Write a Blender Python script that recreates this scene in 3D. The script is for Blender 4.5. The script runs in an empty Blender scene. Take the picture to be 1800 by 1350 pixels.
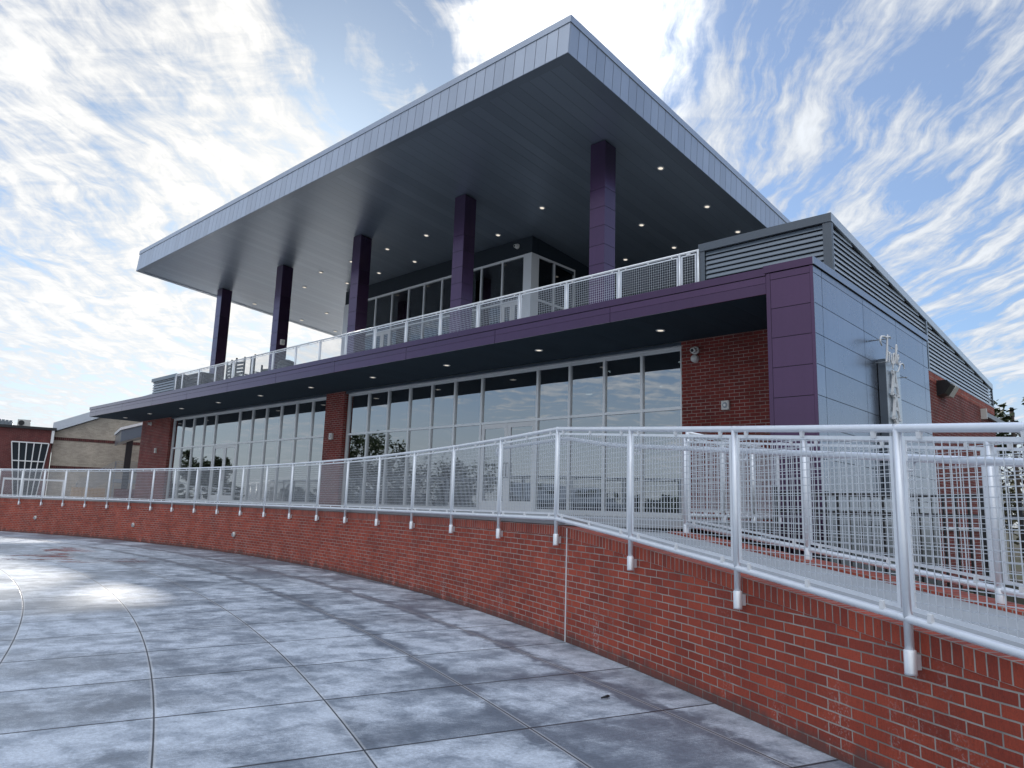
import bpy, bmesh, math, random
from mathutils import Vector, Matrix
R = math.radians
random.seed(7)
scene = bpy.context.scene
COL = scene.collection
# ------------------------------------------------------------------ camera
cam_d = bpy.data.cameras.new("camera"); cam = bpy.data.objects.new("camera", cam_d); COL.objects.link(cam)
cam_d.sensor_width = 36.0; cam_d.lens = 36.0*1291.7275/1800.0
cam_d.clip_start = 0.05; cam_d.clip_end = 3000
def cam_matrix(yaw, pitch, roll, loc):
    f = Vector((math.sin(yaw)*math.cos(pitch), math.cos(yaw)*math.cos(pitch), math.sin(pitch)))
    r = Vector((math.cos(yaw), -math.sin(yaw), 0)); u = r.cross(f)
    c, s = math.cos(roll), math.sin(roll)
    r2 = r*c + u*s; u2 = u*c - r*s
    M = Matrix((( r2.x, u2.x, -f.x, loc[0]), (r2.y, u2.y, -f.y, loc[1]), (r2.z, u2.z, -f.z, loc[2]), (0, 0, 0, 1)))
    return M
cam.matrix_world = cam_matrix(-0.7535, 0.1696, 0.0314, (0, 0, 1.45))
scene.camera = cam
# ------------------------------------------------------------------ light, sky, exposure
SUN_EL, SUN_AZ = R(24.0), R(-59.5)     # azimuth measured from +Y towards +X
SUN_DIR = Vector((math.sin(SUN_AZ)*math.cos(SUN_EL), math.cos(SUN_AZ)*math.cos(SUN_EL), math.sin(SUN_EL)))
sun_d = bpy.data.lights.new("sun", 'SUN'); sun = bpy.data.objects.new("sun", sun_d); COL.objects.link(sun)
sun_d.energy = 2.9; sun_d.angle = R(2.6); sun_d.color = (1.0, 0.94, 0.86)
sun.rotation_euler = SUN_DIR.to_track_quat('Z', 'Y').to_euler(); sun.location = (-30, 40, 40)
vs = scene.view_settings
vs.view_transform = 'Standard'; vs.look = 'None'; vs.exposure = 0.88; vs.gamma = 1.0; vs.use_curve_mapping = False

class G:
    """tiny wrapper that writes shader nodes as expressions"""
    def __init__(s, tree): s.t = tree
    def n(s, typ, **kw):
        nd = s.t.nodes.new(typ)
        for k, v in kw.items(): setattr(nd, k, v)
        return nd
    def put(s, sock, v):
        if v is None: return
        if isinstance(v, bpy.types.NodeSocket): s.t.links.new(v, sock)
        else:
            if hasattr(sock.default_value, '__len__') and not hasattr(v, '__len__'): v = (v,)*len(sock.default_value)
            if hasattr(sock.default_value, '__len__') and len(sock.default_value) == 4 and len(v) == 3: v = (*v, 1)
            sock.default_value = v
    def m(s, op, a, b=None, c=None, clamp=False):
        nd = s.n('ShaderNodeMath', operation=op, use_clamp=clamp)
        s.put(nd.inputs[0], a); s.put(nd.inputs[1], b); s.put(nd.inputs[2], c)
        return nd.outputs[0]
    def v(s, op, a, b=None):
        nd = s.n('ShaderNodeVectorMath', operation=op); s.put(nd.inputs[0], a)
        if b is not None:
            if op == 'SCALE': s.put(nd.inputs['Scale'], b)
            else: s.put(nd.inputs[1], b)
        return nd.outputs['Value'] if op in ('DOT_PRODUCT', 'LENGTH', 'DISTANCE') else nd.outputs[0]
    def xyz(s, vec):
        nd = s.n('ShaderNodeSeparateXYZ'); s.put(nd.inputs[0], vec); return nd.outputs
    def comb(s, x=0., y=0., z=0.):
        nd = s.n('ShaderNodeCombineXYZ'); s.put(nd.inputs[0], x); s.put(nd.inputs[1], y); s.put(nd.inputs[2], z); return nd.outputs[0]
    def noise(s, vec, scale=1., detail=4., rough=.5, dist=0., color=False, lac=2.):
        nd = s.n('ShaderNodeTexNoise'); s.put(nd.inputs['Vector'], vec)
        for k, v_ in (('Scale', scale), ('Detail', detail), ('Roughness', rough), ('Distortion', dist), ('Lacunarity', lac)): s.put(nd.inputs[k], v_)
        return nd.outputs['Color' if color else 'Fac']
    def ss(s, x, lo, hi, a=0., b=1.):
        nd = s.n('ShaderNodeMapRange', interpolation_type='SMOOTHSTEP')
        for i, q in enumerate((x, lo, hi, a, b)): s.put(nd.inputs[i], q)
        return nd.outputs[0]
    def lin(s, x, lo, hi, a=0., b=1.):
        nd = s.n('ShaderNodeMapRange')
        for i, q in enumerate((x, lo, hi, a, b)): s.put(nd.inputs[i], q)
        return nd.outputs[0]
    def mix(s, f, a, b, mode='MIX'):
        nd = s.n('ShaderNodeMix', data_type='RGBA', blend_type=mode)
        s.put(nd.inputs[0], f); s.put(nd.inputs[6], a); s.put(nd.inputs[7], b); return nd.outputs[2]
    def bump(s, h, strength=.3, dist=.01, normal=None):
        nd = s.n('ShaderNodeBump'); s.put(nd.inputs['Height'], h)
        nd.inputs['Strength'].default_value = strength; nd.inputs['Distance'].default_value = dist
        if normal is not None: s.put(nd.inputs['Normal'], normal)
        return nd.outputs[0]
    def pos(s): return s.n('ShaderNodeNewGeometry').outputs['Position']
    def uv(s): return s.n('ShaderNodeTexCoord').outputs['UV']

def material(name, build):
    m = bpy.data.materials.new(name); m.use_nodes = True
    m.node_tree.nodes.clear(); g = G(m.node_tree)
    out = g.n('ShaderNodeOutputMaterial'); g.t.links.new(build(g), out.inputs['Surface'])
    return m
def pbr(g, color, rough=.5, metal=0., normal=None, spec=.5, **kw):
    nd = g.n('ShaderNodeBsdfPrincipled')
    g.put(nd.inputs['Base Color'], color); g.put(nd.inputs['Roughness'], rough); g.put(nd.inputs['Metallic'], metal)
    g.put(nd.inputs['Specular IOR Level'], spec)
    if normal is not None: g.put(nd.inputs['Normal'], normal)
    for k, v in kw.items(): g.put(nd.inputs[k.replace('_', ' ')], v)
    return nd.outputs[0]

# world: Nishita sky with high cirrus mixed over it
world = bpy.data.worlds.new("World"); scene.world = world; world.use_nodes = True
world.node_tree.nodes.clear(); g = G(world.node_tree)
sky = g.n('ShaderNodeTexSky', sky_type='NISHITA'); sky.sun_disc = False
sky.sun_elevation = SUN_EL; sky.sun_rotation = SUN_AZ; sky.air_density = 1.0; sky.dust_density = 0.6; sky.ozone_density = 2.2
tc = g.n('ShaderNodeTexCoord').outputs['Generated']
d = g.v('NORMALIZE', tc)
dx, dy, dz = g.xyz(d)
den = g.m('ADD', g.m('MAXIMUM', dz, 0.0), 0.10)
px, py = g.m('DIVIDE', dx, den), g.m('DIVIDE', dy, den)
A = Vector((-0.684, 0.729, 0)); B = Vector((0.729, 0.684, 0))       # cirrus run along A
al = g.m('ADD', g.m('MULTIPLY', px, A.x), g.m('MULTIPLY', py, A.y))
ac = g.m('ADD', g.m('MULTIPLY', px, B.x), g.m('MULTIPLY', py, B.y))
warp = g.noise(g.comb(ac, al, 0.), .9, 3, .5)
warp2 = g.noise(g.comb(ac, al, 3.), 1.6, 4, .55)
bend = g.m('MULTIPLY', g.m('SUBTRACT', warp, .5), .40)
bend2 = g.m('MULTIPLY', g.m('SUBTRACT', warp2, .5), .22)
acw = g.m('ADD', ac, g.m('ADD', bend, bend2))
streak = g.noise(g.comb(g.m('MULTIPLY', acw, 3.4), g.m('MULTIPLY', al, .72), 1.7), 3.6, 10, .63, .12)
puff = g.noise(g.comb(g.m('MULTIPLY', acw, 1.7), g.m('MULTIPLY', al, 1.1), 5.2), 5.2, 10, .63, .7)
rip = g.noise(g.comb(g.m('MULTIPLY', acw, 1.0), g.m('MULTIPLY', al, 3.4), 9.), 5.0, 6, .6, .8)
big = g.noise(g.comb(ac, al, 8.3), .55, 3, .5)
def lobe(v3, lo, hi):
    dt = g.v('DOT_PRODUCT', d, tuple(Vector(v3).normalized())); return g.ss(dt, lo, hi)
right_m = lobe((-0.12, 0.80, 0.42), .80, .985)        # bluer, streaky side
gap1 = lobe((-0.696, 0.46, 0.551), .9905, .9985)
gap2 = lobe((-0.60, 0.36, 0.62), .988, .9985)
glow = lobe(SUN_DIR, .86, .995)
sun_core = lobe((-0.50, .63, .57), .982, .9995)
left_m = lobe((-0.93, 0.25, 0.28), .75, .98)
mixn = g.m('ADD', g.m('MULTIPLY', streak, g.lin(right_m, 0, 1, .42, .78)), g.m('MULTIPLY', puff, g.lin(right_m, 0, 1, .43, .08)))
mixn = g.m('ADD', mixn, g.m('MULTIPLY', rip, g.lin(right_m, 0, 1, .16, .07)))
mixn = g.m('ADD', mixn, g.lin(right_m, 0, 1, 0., .062))
cov = g.m('ADD', mixn, g.m('MULTIPLY', g.m('SUBTRACT', big, .5), .30))
cov = g.m('ADD', cov, g.m('MULTIPLY', left_m, .075))
cov = g.m('ADD', cov, g.m('MULTIPLY', lobe((.62, -.72, .30), .1, .8), .13))
cov = g.m('ADD', cov, g.m('MULTIPLY', sun_core, .15))
cov = g.m('SUBTRACT', cov, g.m('MULTIPLY', g.m('MAXIMUM', gap1, gap2), .13))
cov = g.m('SUBTRACT', cov, g.m('MULTIPLY', right_m, .012))
cloud = g.m('MAXIMUM', g.ss(cov, .40, .64), g.lin(right_m, 0., 1., .12, .24))
low = g.ss(dz, .02, .30, 1., 0.)                      # veil towards the horizon
cloud = g.m('MAXIMUM', cloud, g.m('MULTIPLY', low, .85))
SKY_K = 0.072
skyc = g.v('SCALE', sky.outputs[0], SKY_K)
skyc = g.mix(1., skyc, (0.70, 0.93, 1.16), 'MULTIPLY')
skyc = g.v('SCALE', skyc, g.lin(glow, 0., 1., 1., .55))
cl_v = g.m('ADD', .505, g.m('ADD', g.m('MULTIPLY', glow, .10), g.m('MULTIPLY', sun_core, .42)))
dens = g.ss(cov, .50, .74, .80, 1.06)
cl_v = g.m('MULTIPLY', cl_v, dens)
cl_c = g.v('SCALE', g.mix(glow, (.92, .97, 1.04), (1.0, .992, .97)), cl_v)
col = g.mix(cloud, skyc, cl_c)
behind = g.v('DOT_PRODUCT', d, tuple(Vector((.62, -.72, .30)).normalized()))
boost = g.m('ADD', 1., g.m('ADD', g.m('MULTIPLY', g.ss(dz, .60, .88), 1.25), g.m('MULTIPLY', g.ss(behind, .05, .75), .05)))
col = g.v('SCALE', col, boost)                        # brighter overhead and on the side away from the building
bg = g.n('ShaderNodeBackground'); g.put(bg.inputs[0], col); bg.inputs[1].default_value = 1.0
out = g.n('ShaderNodeOutputWorld'); g.t.links.new(bg.outputs[0], out.inputs[0])

# ------------------------------------------------------------------ mesh helpers
class MB:
    def __init__(s): s.v = []; s.f = []; s.uv = []; s.sm = []
    def face(s, pts, uv=None, smooth=False):
        i = len(s.v); s.v += [tuple(p) for p in pts]; s.f.append(tuple(range(i, i+len(pts)))); s.uv.append(uv); s.sm.append(smooth)
    def hexa(s, b, t):
        """bottom ring b (4 pts, CCW from above), top ring t"""
        s.face([b[3], b[2], b[1], b[0]]); s.face(t)
        for i in range(4):
            j = (i+1) % 4; s.face([b[i], b[j], t[j], t[i]])
        return s
    def box(s, x0, x1, y0, y1, z0, z1):
        x0, x1 = min(x0, x1), max(x0, x1); y0, y1 = min(y0, y1), max(y0, y1); z0, z1 = min(z0, z1), max(z0, z1)
        return s.hexa([(x0, y0, z0), (x1, y0, z0), (x1, y1, z0), (x0, y1, z0)], [(x0, y0, z1), (x1, y0, z1), (x1, y1, z1), (x0, y1, z1)])
    def obox(s, c, ax, hs):
        c = Vector(c); a = [Vector(q).normalized()*h for q, h in zip(ax, hs)]
        P = lambda i, j, k: c + a[0]*i + a[1]*j + a[2]*k
        return s.hexa([P(-1, -1, -1), P(1, -1, -1), P(1, 1, -1), P(-1, 1, -1)], [P(-1, -1, 1), P(1, -1, 1), P(1, 1, 1), P(-1, 1, 1)])
    def bar(s, a, b, w, h, up=(0, 0, 1)):
        """rectangular bar from a to b, width w across, h along up"""
        a, b = Vector(a), Vector(b); d_ = (b-a)
        L = d_.length; d_.normalize(); sd = d_.cross(Vector(up))
        if sd.length < 1e-5: sd = d_.cross(Vector((1, 0, 0)))
        sd.normalize(); u = sd.cross(d_)
        return s.obox((a+b)/2, (d_, sd, u), (L/2, w/2, h/2))
    def tube(s, pts, r, n=10, cap=True, smooth=True):
        pts = [Vector(p) for p in pts]; rr = r if hasattr(r, '__len__') else [r]*len(pts)
        rings = []; prev = None
        for i, p in enumerate(pts):
            d_ = (pts[min(i+1, len(pts)-1)] - pts[max(i-1, 0)]).normalized()
            ref = Vector((0, 0, 1)) if abs(d_.z) < .95 else Vector((1, 0, 0))
            sd = d_.cross(ref).normalized() if prev is None else (prev - d_*prev.dot(d_)).normalized()
            prev = sd; u = sd.cross(d_)
            rings.append([p + (sd*math.cos(2*math.pi*k/n) + u*math.sin(2*math.pi*k/n))*rr[i] for k in range(n)])
        for a, b in zip(rings, rings[1:]):
            for k in range(n):
                j = (k+1) % n; s.face([a[k], b[k], b[j], a[j]], None, smooth)
        if cap: s.face(rings[0]); s.face(rings[-1][::-1])
        return s
    def lathe(s, prof, c=(0, 0, 0), axis='z', n=20, smooth=True, cap=True):
        """prof: list of (r, h)"""
        c = Vector(c); rings = []
        for r, h in prof:
            ring = []
            for k in range(n):
                a = 2*math.pi*k/n; x, y = r*math.cos(a), r*math.sin(a)
                ring.append(c + (Vector((x, y, h)) if axis == 'z' else Vector((x, h, y)) if axis == 'y' else Vector((h, x, y))))
            rings.append(ring)
        for a, b in zip(rings, rings[1:]):
            for k in range(n):
                j = (k+1) % n; s.face([a[k], a[j], b[j], b[k]], None, smooth)
        if cap: s.face(rings[0][::-1]); s.face(rings[-1])
        return s
    def prism(s, poly, ext):
        """planar polygon extruded by vector ext"""
        e = Vector(ext); p = [Vector(q) for q in poly]; t = [q+e for q in p]
        s.face(p[::-1]); s.face(t)
        for i in range(len(p)):
            j = (i+1) % len(p); s.face([p[i], p[j], t[j], t[i]])
        return s
    def build(s, name, mat, parent=None, origin=None, bevel=0., tidy=True):
        me = bpy.data.meshes.new(name)
        o0 = Vector(origin) if origin is not None else Vector((0, 0, 0))
        me.from_pydata([tuple(Vector(v)-o0) for v in s.v], [], s.f)
        uvl = me.uv_layers.new(name="UVMap")
        co = s.v
        me.polygons.foreach_set('use_smooth', s.sm)
        for p, u in zip(me.polygons, s.uv):
            if u is not None:
                for li, q in zip(p.loop_indices, u): uvl.data[li].uv = q
            else:
                nrm = p.normal
                if abs(nrm.z) > .7:
                    for li, vi in zip(p.loop_indices, p.vertices): uvl.data[li].uv = (co[vi][0], co[vi][1])
                else:
                    t = Vector((-nrm.y, nrm.x, 0)).normalized()
                    for li, vi in zip(p.loop_indices, p.vertices): uvl.data[li].uv = (co[vi][0]*t.x+co[vi][1]*t.y, co[vi][2])
        if tidy:
            bm = bmesh.new(); bm.from_mesh(me); bmesh.ops.remove_doubles(bm, verts=bm.verts, dist=1e-5)
            bmesh.ops.recalc_face_normals(bm, faces=bm.faces)
            bm.to_mesh(me); bm.free()
        me.update()
        me.materials.append(mat)
        ob = bpy.data.objects.new(name, me); COL.objects.link(ob)
        if origin is not None: ob.location = origin
        if parent is not None:
            ob.parent = parent; ob.location = Vector(ob.location) - world_loc(parent)
        if bevel:
            b = ob.modifiers.new('bevel', 'BEVEL'); b.width = bevel; b.segments = 2; b.limit_method = 'ANGLE'; b.angle_limit = R(40)
        return ob
def world_loc(o):
    l = Vector(o.location)
    while o.parent: o = o.parent; l += Vector(o.location)
    return l
def tag(o, label=None, cat=None, group=None, kind=None):
    for k, v in (('label', label), ('category', cat), ('group', group), ('kind', kind)):
        if v: o[k] = v
    return o
def thing(name, label, cat, loc=(0, 0, 0), group=None):
    o = bpy.data.objects.new(name, None); COL.objects.link(o); o.location = loc; o.empty_display_size = .2
    return tag(o, label, cat, group)
def copy_to(o, parent=None, loc=None):
    c = o.copy(); COL.objects.link(c); c.parent = parent
    if loc is not None: c.location = loc
    for ch in list(o.children): copy_to(ch, c)
    return c

# ------------------------------------------------------------------ materials
def brick_mat(name, c1, c2, mortar, bw=.203, rh=.0677, ms=.0052, offset=.5, bump=.55, stain=.35, mort2=None):
    def b(g):
        uv = g.uv()
        P = g.pos()
        wob = g.v('SCALE', g.v('SUBTRACT', g.noise(uv, 9., 2, .5, color=True), (.5, .5, .5)), .006)
        t = g.n('ShaderNodeTexBrick'); t.offset = offset; t.offset_frequency = 2; t.squash = 1.
        g.put(t.inputs['Vector'], g.v('ADD', uv, wob))
        for k, v in (('Scale', 1.), ('Mortar Size', ms), ('Mortar Smooth', .25), ('Bias', -.1), ('Brick Width', bw), ('Row Height', rh)): t.inputs[k].default_value = v
        g.put(t.inputs['Color1'], c1); g.put(t.inputs['Color2'], c2); g.put(t.inputs['Mortar'], mortar)
        fac = t.outputs['Fac']
        # streaky, pitted brick face
        u, v_, _ = g.xyz(uv)
        drag = g.noise(g.comb(g.m('MULTIPLY', u, 160.), g.m('MULTIPLY', v_, 14.), 0.), 1., 3, .6)
        pit = g.noise(P, 95., 3, .6)
        patch = g.noise(P, 1.1, 5, .6)
        run = g.noise(g.comb(g.m('MULTIPLY', u, 3.5), g.m('MULTIPLY', v_, .8), 4.), 1., 5, .62)
        tone = g.m('ADD', g.m('MULTIPLY', g.m('SUBTRACT', drag, .5), .7), g.m('MULTIPLY', g.m('SUBTRACT', pit, .5), .8))
        tone = g.m('ADD', tone, g.m('MULTIPLY', g.m('SUBTRACT', patch, .5), .9))
        tone = g.m('ADD', 1., tone)
        body = g.mix(1., t.outputs['Color'], g.comb(tone, tone, tone), 'MULTIPLY')
        dk = g.ss(g.noise(P, 120., 2, .5), .60, .72, 0., .32)
        body = g.mix(dk, body, (.03, .012, .01))
        mt = g.mix(g.ss(g.noise(P, 2.6, 4, .6), .40, .62), mortar, mort2 or tuple(q*.55 for q in mortar))
        colr = g.mix(fac, body, mt)
        # pale efflorescence, mostly low on the wall
        low_ = g.ss(g.xyz(P)[2], .05, .55, 1., .12)
        eff = g.m('MULTIPLY', g.m('MULTIPLY', g.ss(run, .50, .68), low_), stain)
        spk = g.ss(g.noise(P, 60., 3, .6), .50, .68)
        colr = g.mix(g.m('MULTIPLY', eff, spk), colr, (.55, .47, .45))
        soil = g.m('MULTIPLY', g.ss(g.m('ADD', g.xyz(P)[2], g.m('MULTIPLY', g.m('SUBTRACT', run, .5), .5)), .02, .14, 1., 0.), min(1., stain*.75))
        colr = g.mix(soil, colr, (.085, .060, .055))      # splash-back dirt, ragged, on the lowest courses
        h = g.m('ADD', g.m('MULTIPLY', g.m('SUBTRACT', 1., fac), 1.), g.m('ADD', g.m('MULTIPLY', drag, .22), g.m('MULTIPLY', pit, .20)))
        return pbr(g, colr, g.lin(pit, .3, .7, .62, .9), 0., g.bump(h, bump, .006), .35)
    return material(name, b)
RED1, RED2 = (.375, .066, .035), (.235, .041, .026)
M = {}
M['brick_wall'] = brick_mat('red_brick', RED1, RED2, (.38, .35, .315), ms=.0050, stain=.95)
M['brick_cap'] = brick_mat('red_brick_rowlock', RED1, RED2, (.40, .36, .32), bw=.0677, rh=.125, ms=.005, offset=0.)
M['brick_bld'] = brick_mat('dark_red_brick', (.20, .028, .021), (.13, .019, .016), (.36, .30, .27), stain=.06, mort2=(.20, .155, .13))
M['brick_far'] = brick_mat('far_brick', (.15, .038, .036), (.11, .030, .030), (.20, .12, .11), stain=.0)
M['brick_tan'] = brick_mat('tan_brick', (.44, .385, .315), (.34, .30, .245), (.45, .41, .35), stain=.0, bump=.2)
M['brick_band'] = brick_mat('brick_band', (.10, .028, .026), (.05, .016, .016), (.20, .15, .13), bw=.1, rh=.5, stain=0.)

def metal(name, colr, rough=.35, met=.7, var=.12, spec=.5, streak=.0, bumpk=.02, scale=1.2, coat=None, tilt=0.):
    def b(g):
        P = g.pos(); x, y, z = g.xyz(P)
        n1 = g.noise(P, scale, 4, .55); n2 = g.noise(P, 26., 3, .6)
        run = g.noise(g.comb(g.m('MULTIPLY', g.m('ADD', x, y), 9.), g.m('MULTIPLY', z, .5), 0.), 1., 4, .6)
        k = g.m('ADD', 1., g.m('ADD', g.m('MULTIPLY', g.m('SUBTRACT', n1, .5), var*2), g.m('MULTIPLY', g.m('SUBTRACT', n2, .5), var)))
        if streak: k = g.m('ADD', k, g.m('MULTIPLY', g.m('SUBTRACT', run, .5), streak))
        c = g.mix(1., colr, g.comb(k, k, k), 'MULTIPLY')
        r = g.m('ADD', rough, g.m('MULTIPLY', g.m('SUBTRACT', n1, .5), .14))
        kw = dict(Coat_Weight=coat[0], Coat_Roughness=coat[1], Coat_IOR=coat[2]) if coat else {}
        base_n = None
        if tilt:
            ge = g.n('ShaderNodeNewGeometry'); wn = g.n('ShaderNodeTexWhiteNoise', noise_dimensions='1D'); g.put(wn.inputs['W'], g.m('MULTIPLY', ge.outputs['Random Per Island'], 91.))
            oil = g.v('SUBTRACT', g.noise(P, .9, 2, .4, color=True), (.5, .5, .5))
            off = g.v('ADD', g.v('SCALE', g.v('SUBTRACT', wn.outputs['Color'], (.5, .5, .5)), tilt), g.v('SCALE', oil, tilt*1.6))
            base_n = g.v('NORMALIZE', g.v('ADD', ge.outputs['Normal'], off))
            kk = g.lin(wn.outputs['Value'], 0., 1., .93, 1.07); c = g.mix(1., c, g.comb(kk, kk, kk), 'MULTIPLY')
        return pbr(g, c, r, met, g.bump(g.m('ADD', n1, g.m('MULTIPLY', n2, .05)), bumpk*8, .01, base_n), spec, **kw)
    return material(name, b)
M['purple'] = metal('purple_metal_panel', (.088, .045, .100), .30, 1., .12, .5, .16, coat=(1., .16, 1.38), tilt=.02)
M['purple_sky_sheen'] = metal('purple_panel_with_sky_sheen', (.30, .345, .42), .27, 1., .10, .5, .22, tilt=.016)  # purple cladding again, with sky reflection on the side face painted in as paler colour
M['fascia'] = metal('silver_fascia_panel', (.50, .54, .60), .34, .75, .07, .5, .06, tilt=.03)
M['slate'] = metal('slate_metal', (.055, .075, .10), .40, .2, .08, coat=(.8, .25, 1.7))
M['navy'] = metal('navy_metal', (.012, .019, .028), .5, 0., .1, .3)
M['louver_side'] = metal('louver_metal_pale', (.40, .46, .52), .36, .2, .08, coat=(1., .2, 1.8))  # lit copy of the louver metal: sky reflection on the side put into its colour
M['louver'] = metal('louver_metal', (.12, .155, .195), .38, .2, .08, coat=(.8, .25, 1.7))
M['alu'] = metal('clear_anodised_aluminium', (.72, .73, .74), .32, .35, .05, .5, 0., .004)
M['alu_post'] = metal('galvanised_rail_metal', (.80, .825, .86), .38, .45, .08, .5, 0., .006, 6.)
M['wire'] = metal('galvanised_wire', (.62, .65, .69), .36, .5, .05, .5, 0., .0)
M['white'] = metal('white_paint', (.74, .75, .76), .45, 0., .05, .5)
M['offwhite'] = metal('off_white_plastic', (.62, .61, .58), .45, 0., .05)
M['dark'] = metal('black_paint', (.012, .013, .016), .4, 0., .1)
M['chair'] = metal('charcoal_slats', (.035, .042, .050), .5, 0., .1)
M['grey'] = metal('grey_metal', (.30, .33, .36), .5, .3, .1)
M['terrace_floor'] = metal('pale_terrace_pavers', (.52, .51, .49), .7, 0., .12)
M['concrete_deck'] = metal('deck_concrete', (.34, .36, .38), .7, 0., .18)
M['wood'] = metal('pale_timber', (.42, .30, .19), .7, 0., .2, .3, .5)
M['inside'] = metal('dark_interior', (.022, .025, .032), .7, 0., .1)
M['inside_lit'] = metal('interior_wall', (.45, .47, .38), .8, 0., .1)
M['black_gap'] = metal('joint_shadow_backing', (.008, .008, .012), .8, 0., 0.)
M['bark'] = metal('bark', (.07, .055, .045), .9, 0., .3)
M['roofing'] = metal('grey_roofing', (.30, .31, .32), .6, .2, .1)

def soffit_mat(name, colr, width, axis, off, rg=.36, met=.55):
    def b(g):
        P = g.pos(); x, y, z = g.xyz(P)
        q = g.m('DIVIDE', g.m('ADD', x if axis == 'x' else y, off), width)
        fr = g.m('FRACT', q)
        e = g.m('MINIMUM', fr, g.m('SUBTRACT', 1., fr))
        line = g.ss(e, .018, .045, 1., 0.)
        idn = g.n('ShaderNodeTexWhiteNoise', noise_dimensions='1D'); g.put(idn.inputs['W'], g.m('FLOOR', q))
        n1 = g.noise(P, .5, 4, .5)
        k = g.m('ADD', g.lin(idn.outputs['Value'], 0, 1, .93, 1.07), g.m('MULTIPLY', g.m('SUBTRACT', n1, .5), .2))
        c = g.mix(1., colr, g.comb(k, k, k), 'MULTIPLY')
        c = g.mix(g.m('MULTIPLY', line, .28), c, (.02, .025, .03))
        rgh = g.m('ADD', rg, g.m('MULTIPLY', g.m('SUBTRACT', n1, .5), .12))
        return pbr(g, c, rgh, met, g.bump(g.m('SUBTRACT', 1., line), .35, .01), .4)
    return material(name, b)
M['soffit'] = soffit_mat('silver_plank_soffit', (.19, .23, .28), .305, 'x', .08)
M['soffit_trim'] = metal('soffit_trim_metal', (.17, .205, .25), .36, .55, .06)
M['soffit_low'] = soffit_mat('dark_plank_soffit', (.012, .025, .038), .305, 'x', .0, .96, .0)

def glass_mat(name, refl, tint):
    def b(g):
        P = g.pos()
        wav = g.noise(P, .9, 2, .5)
        oi = g.n('ShaderNodeObjectInfo'); wn = g.n('ShaderNodeTexWhiteNoise', noise_dimensions='1D'); g.put(wn.inputs['W'], g.m('MULTIPLY', oi.outputs['Random'], 57.))
        tilt = g.v('SCALE', g.v('SUBTRACT', wn.outputs['Color'], (.5, .5, .5)), .014)
        base_n = g.v('NORMALIZE', g.v('ADD', g.n('ShaderNodeNewGeometry').outputs['Normal'], tilt))
        nrm = g.bump(wav, .09, .02, base_n)
        gl = g.n('ShaderNodeBsdfGlossy'); g.put(gl.inputs['Color'], (.88, .92, .95)); g.put(gl.inputs['Roughness'], .012); g.put(gl.inputs['Normal'], nrm)
        tr = g.n('ShaderNodeBsdfTransparent'); g.put(tr.inputs['Color'], tint)
        fr = g.n('ShaderNodeFresnel'); fr.inputs['IOR'].default_value = 1.5
        f = g.m('ADD', refl, fr.outputs[0], clamp=True)
        dirt = g.ss(g.noise(P, 2.2, 6, .65), .5, .75, 0., .022)
        df = g.n('ShaderNodeBsdfDiffuse'); g.put(df.inputs['Color'], (.5, .5, .5))
        mx = g.n('ShaderNodeMixShader'); g.put(mx.inputs[0], f); g.t.links.new(tr.outputs[0], mx.inputs[1]); g.t.links.new(gl.outputs[0], mx.inputs[2])
        m2 = g.n('ShaderNodeMixShader'); g.put(m2.inputs[0], dirt); g.t.links.new(mx.outputs[0], m2.inputs[1]); g.t.links.new(df.outputs[0], m2.inputs[2])
        return m2.outputs[0]
    return material(name, b)
M['glass'] = glass_mat('reflective_window_glass', .36, (.16, .19, .21))
M['glass_up'] = glass_mat('upper_window_glass', .05, (.30, .34, .36))
def emit(name, c, k): return material(name, lambda g: (lambda e: (g.put(e.inputs[0], c), g.put(e.inputs[1], k), e.outputs[0])[2])(g.n('ShaderNodeEmission')))
M['lamp'] = emit('lamp_glow', (1., .90, .76), .55)
M['lamp_in'] = emit('interior_lamp_glow', (1., .93, .82), 5.)
M['lamp_wash'] = emit('wall_washer_glow', (1., .97, .70), 30.)
M['lens'] = material('lamp_lens', lambda g: pbr(g, (.75, .74, .70), .12, 0., None, .6))

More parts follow.
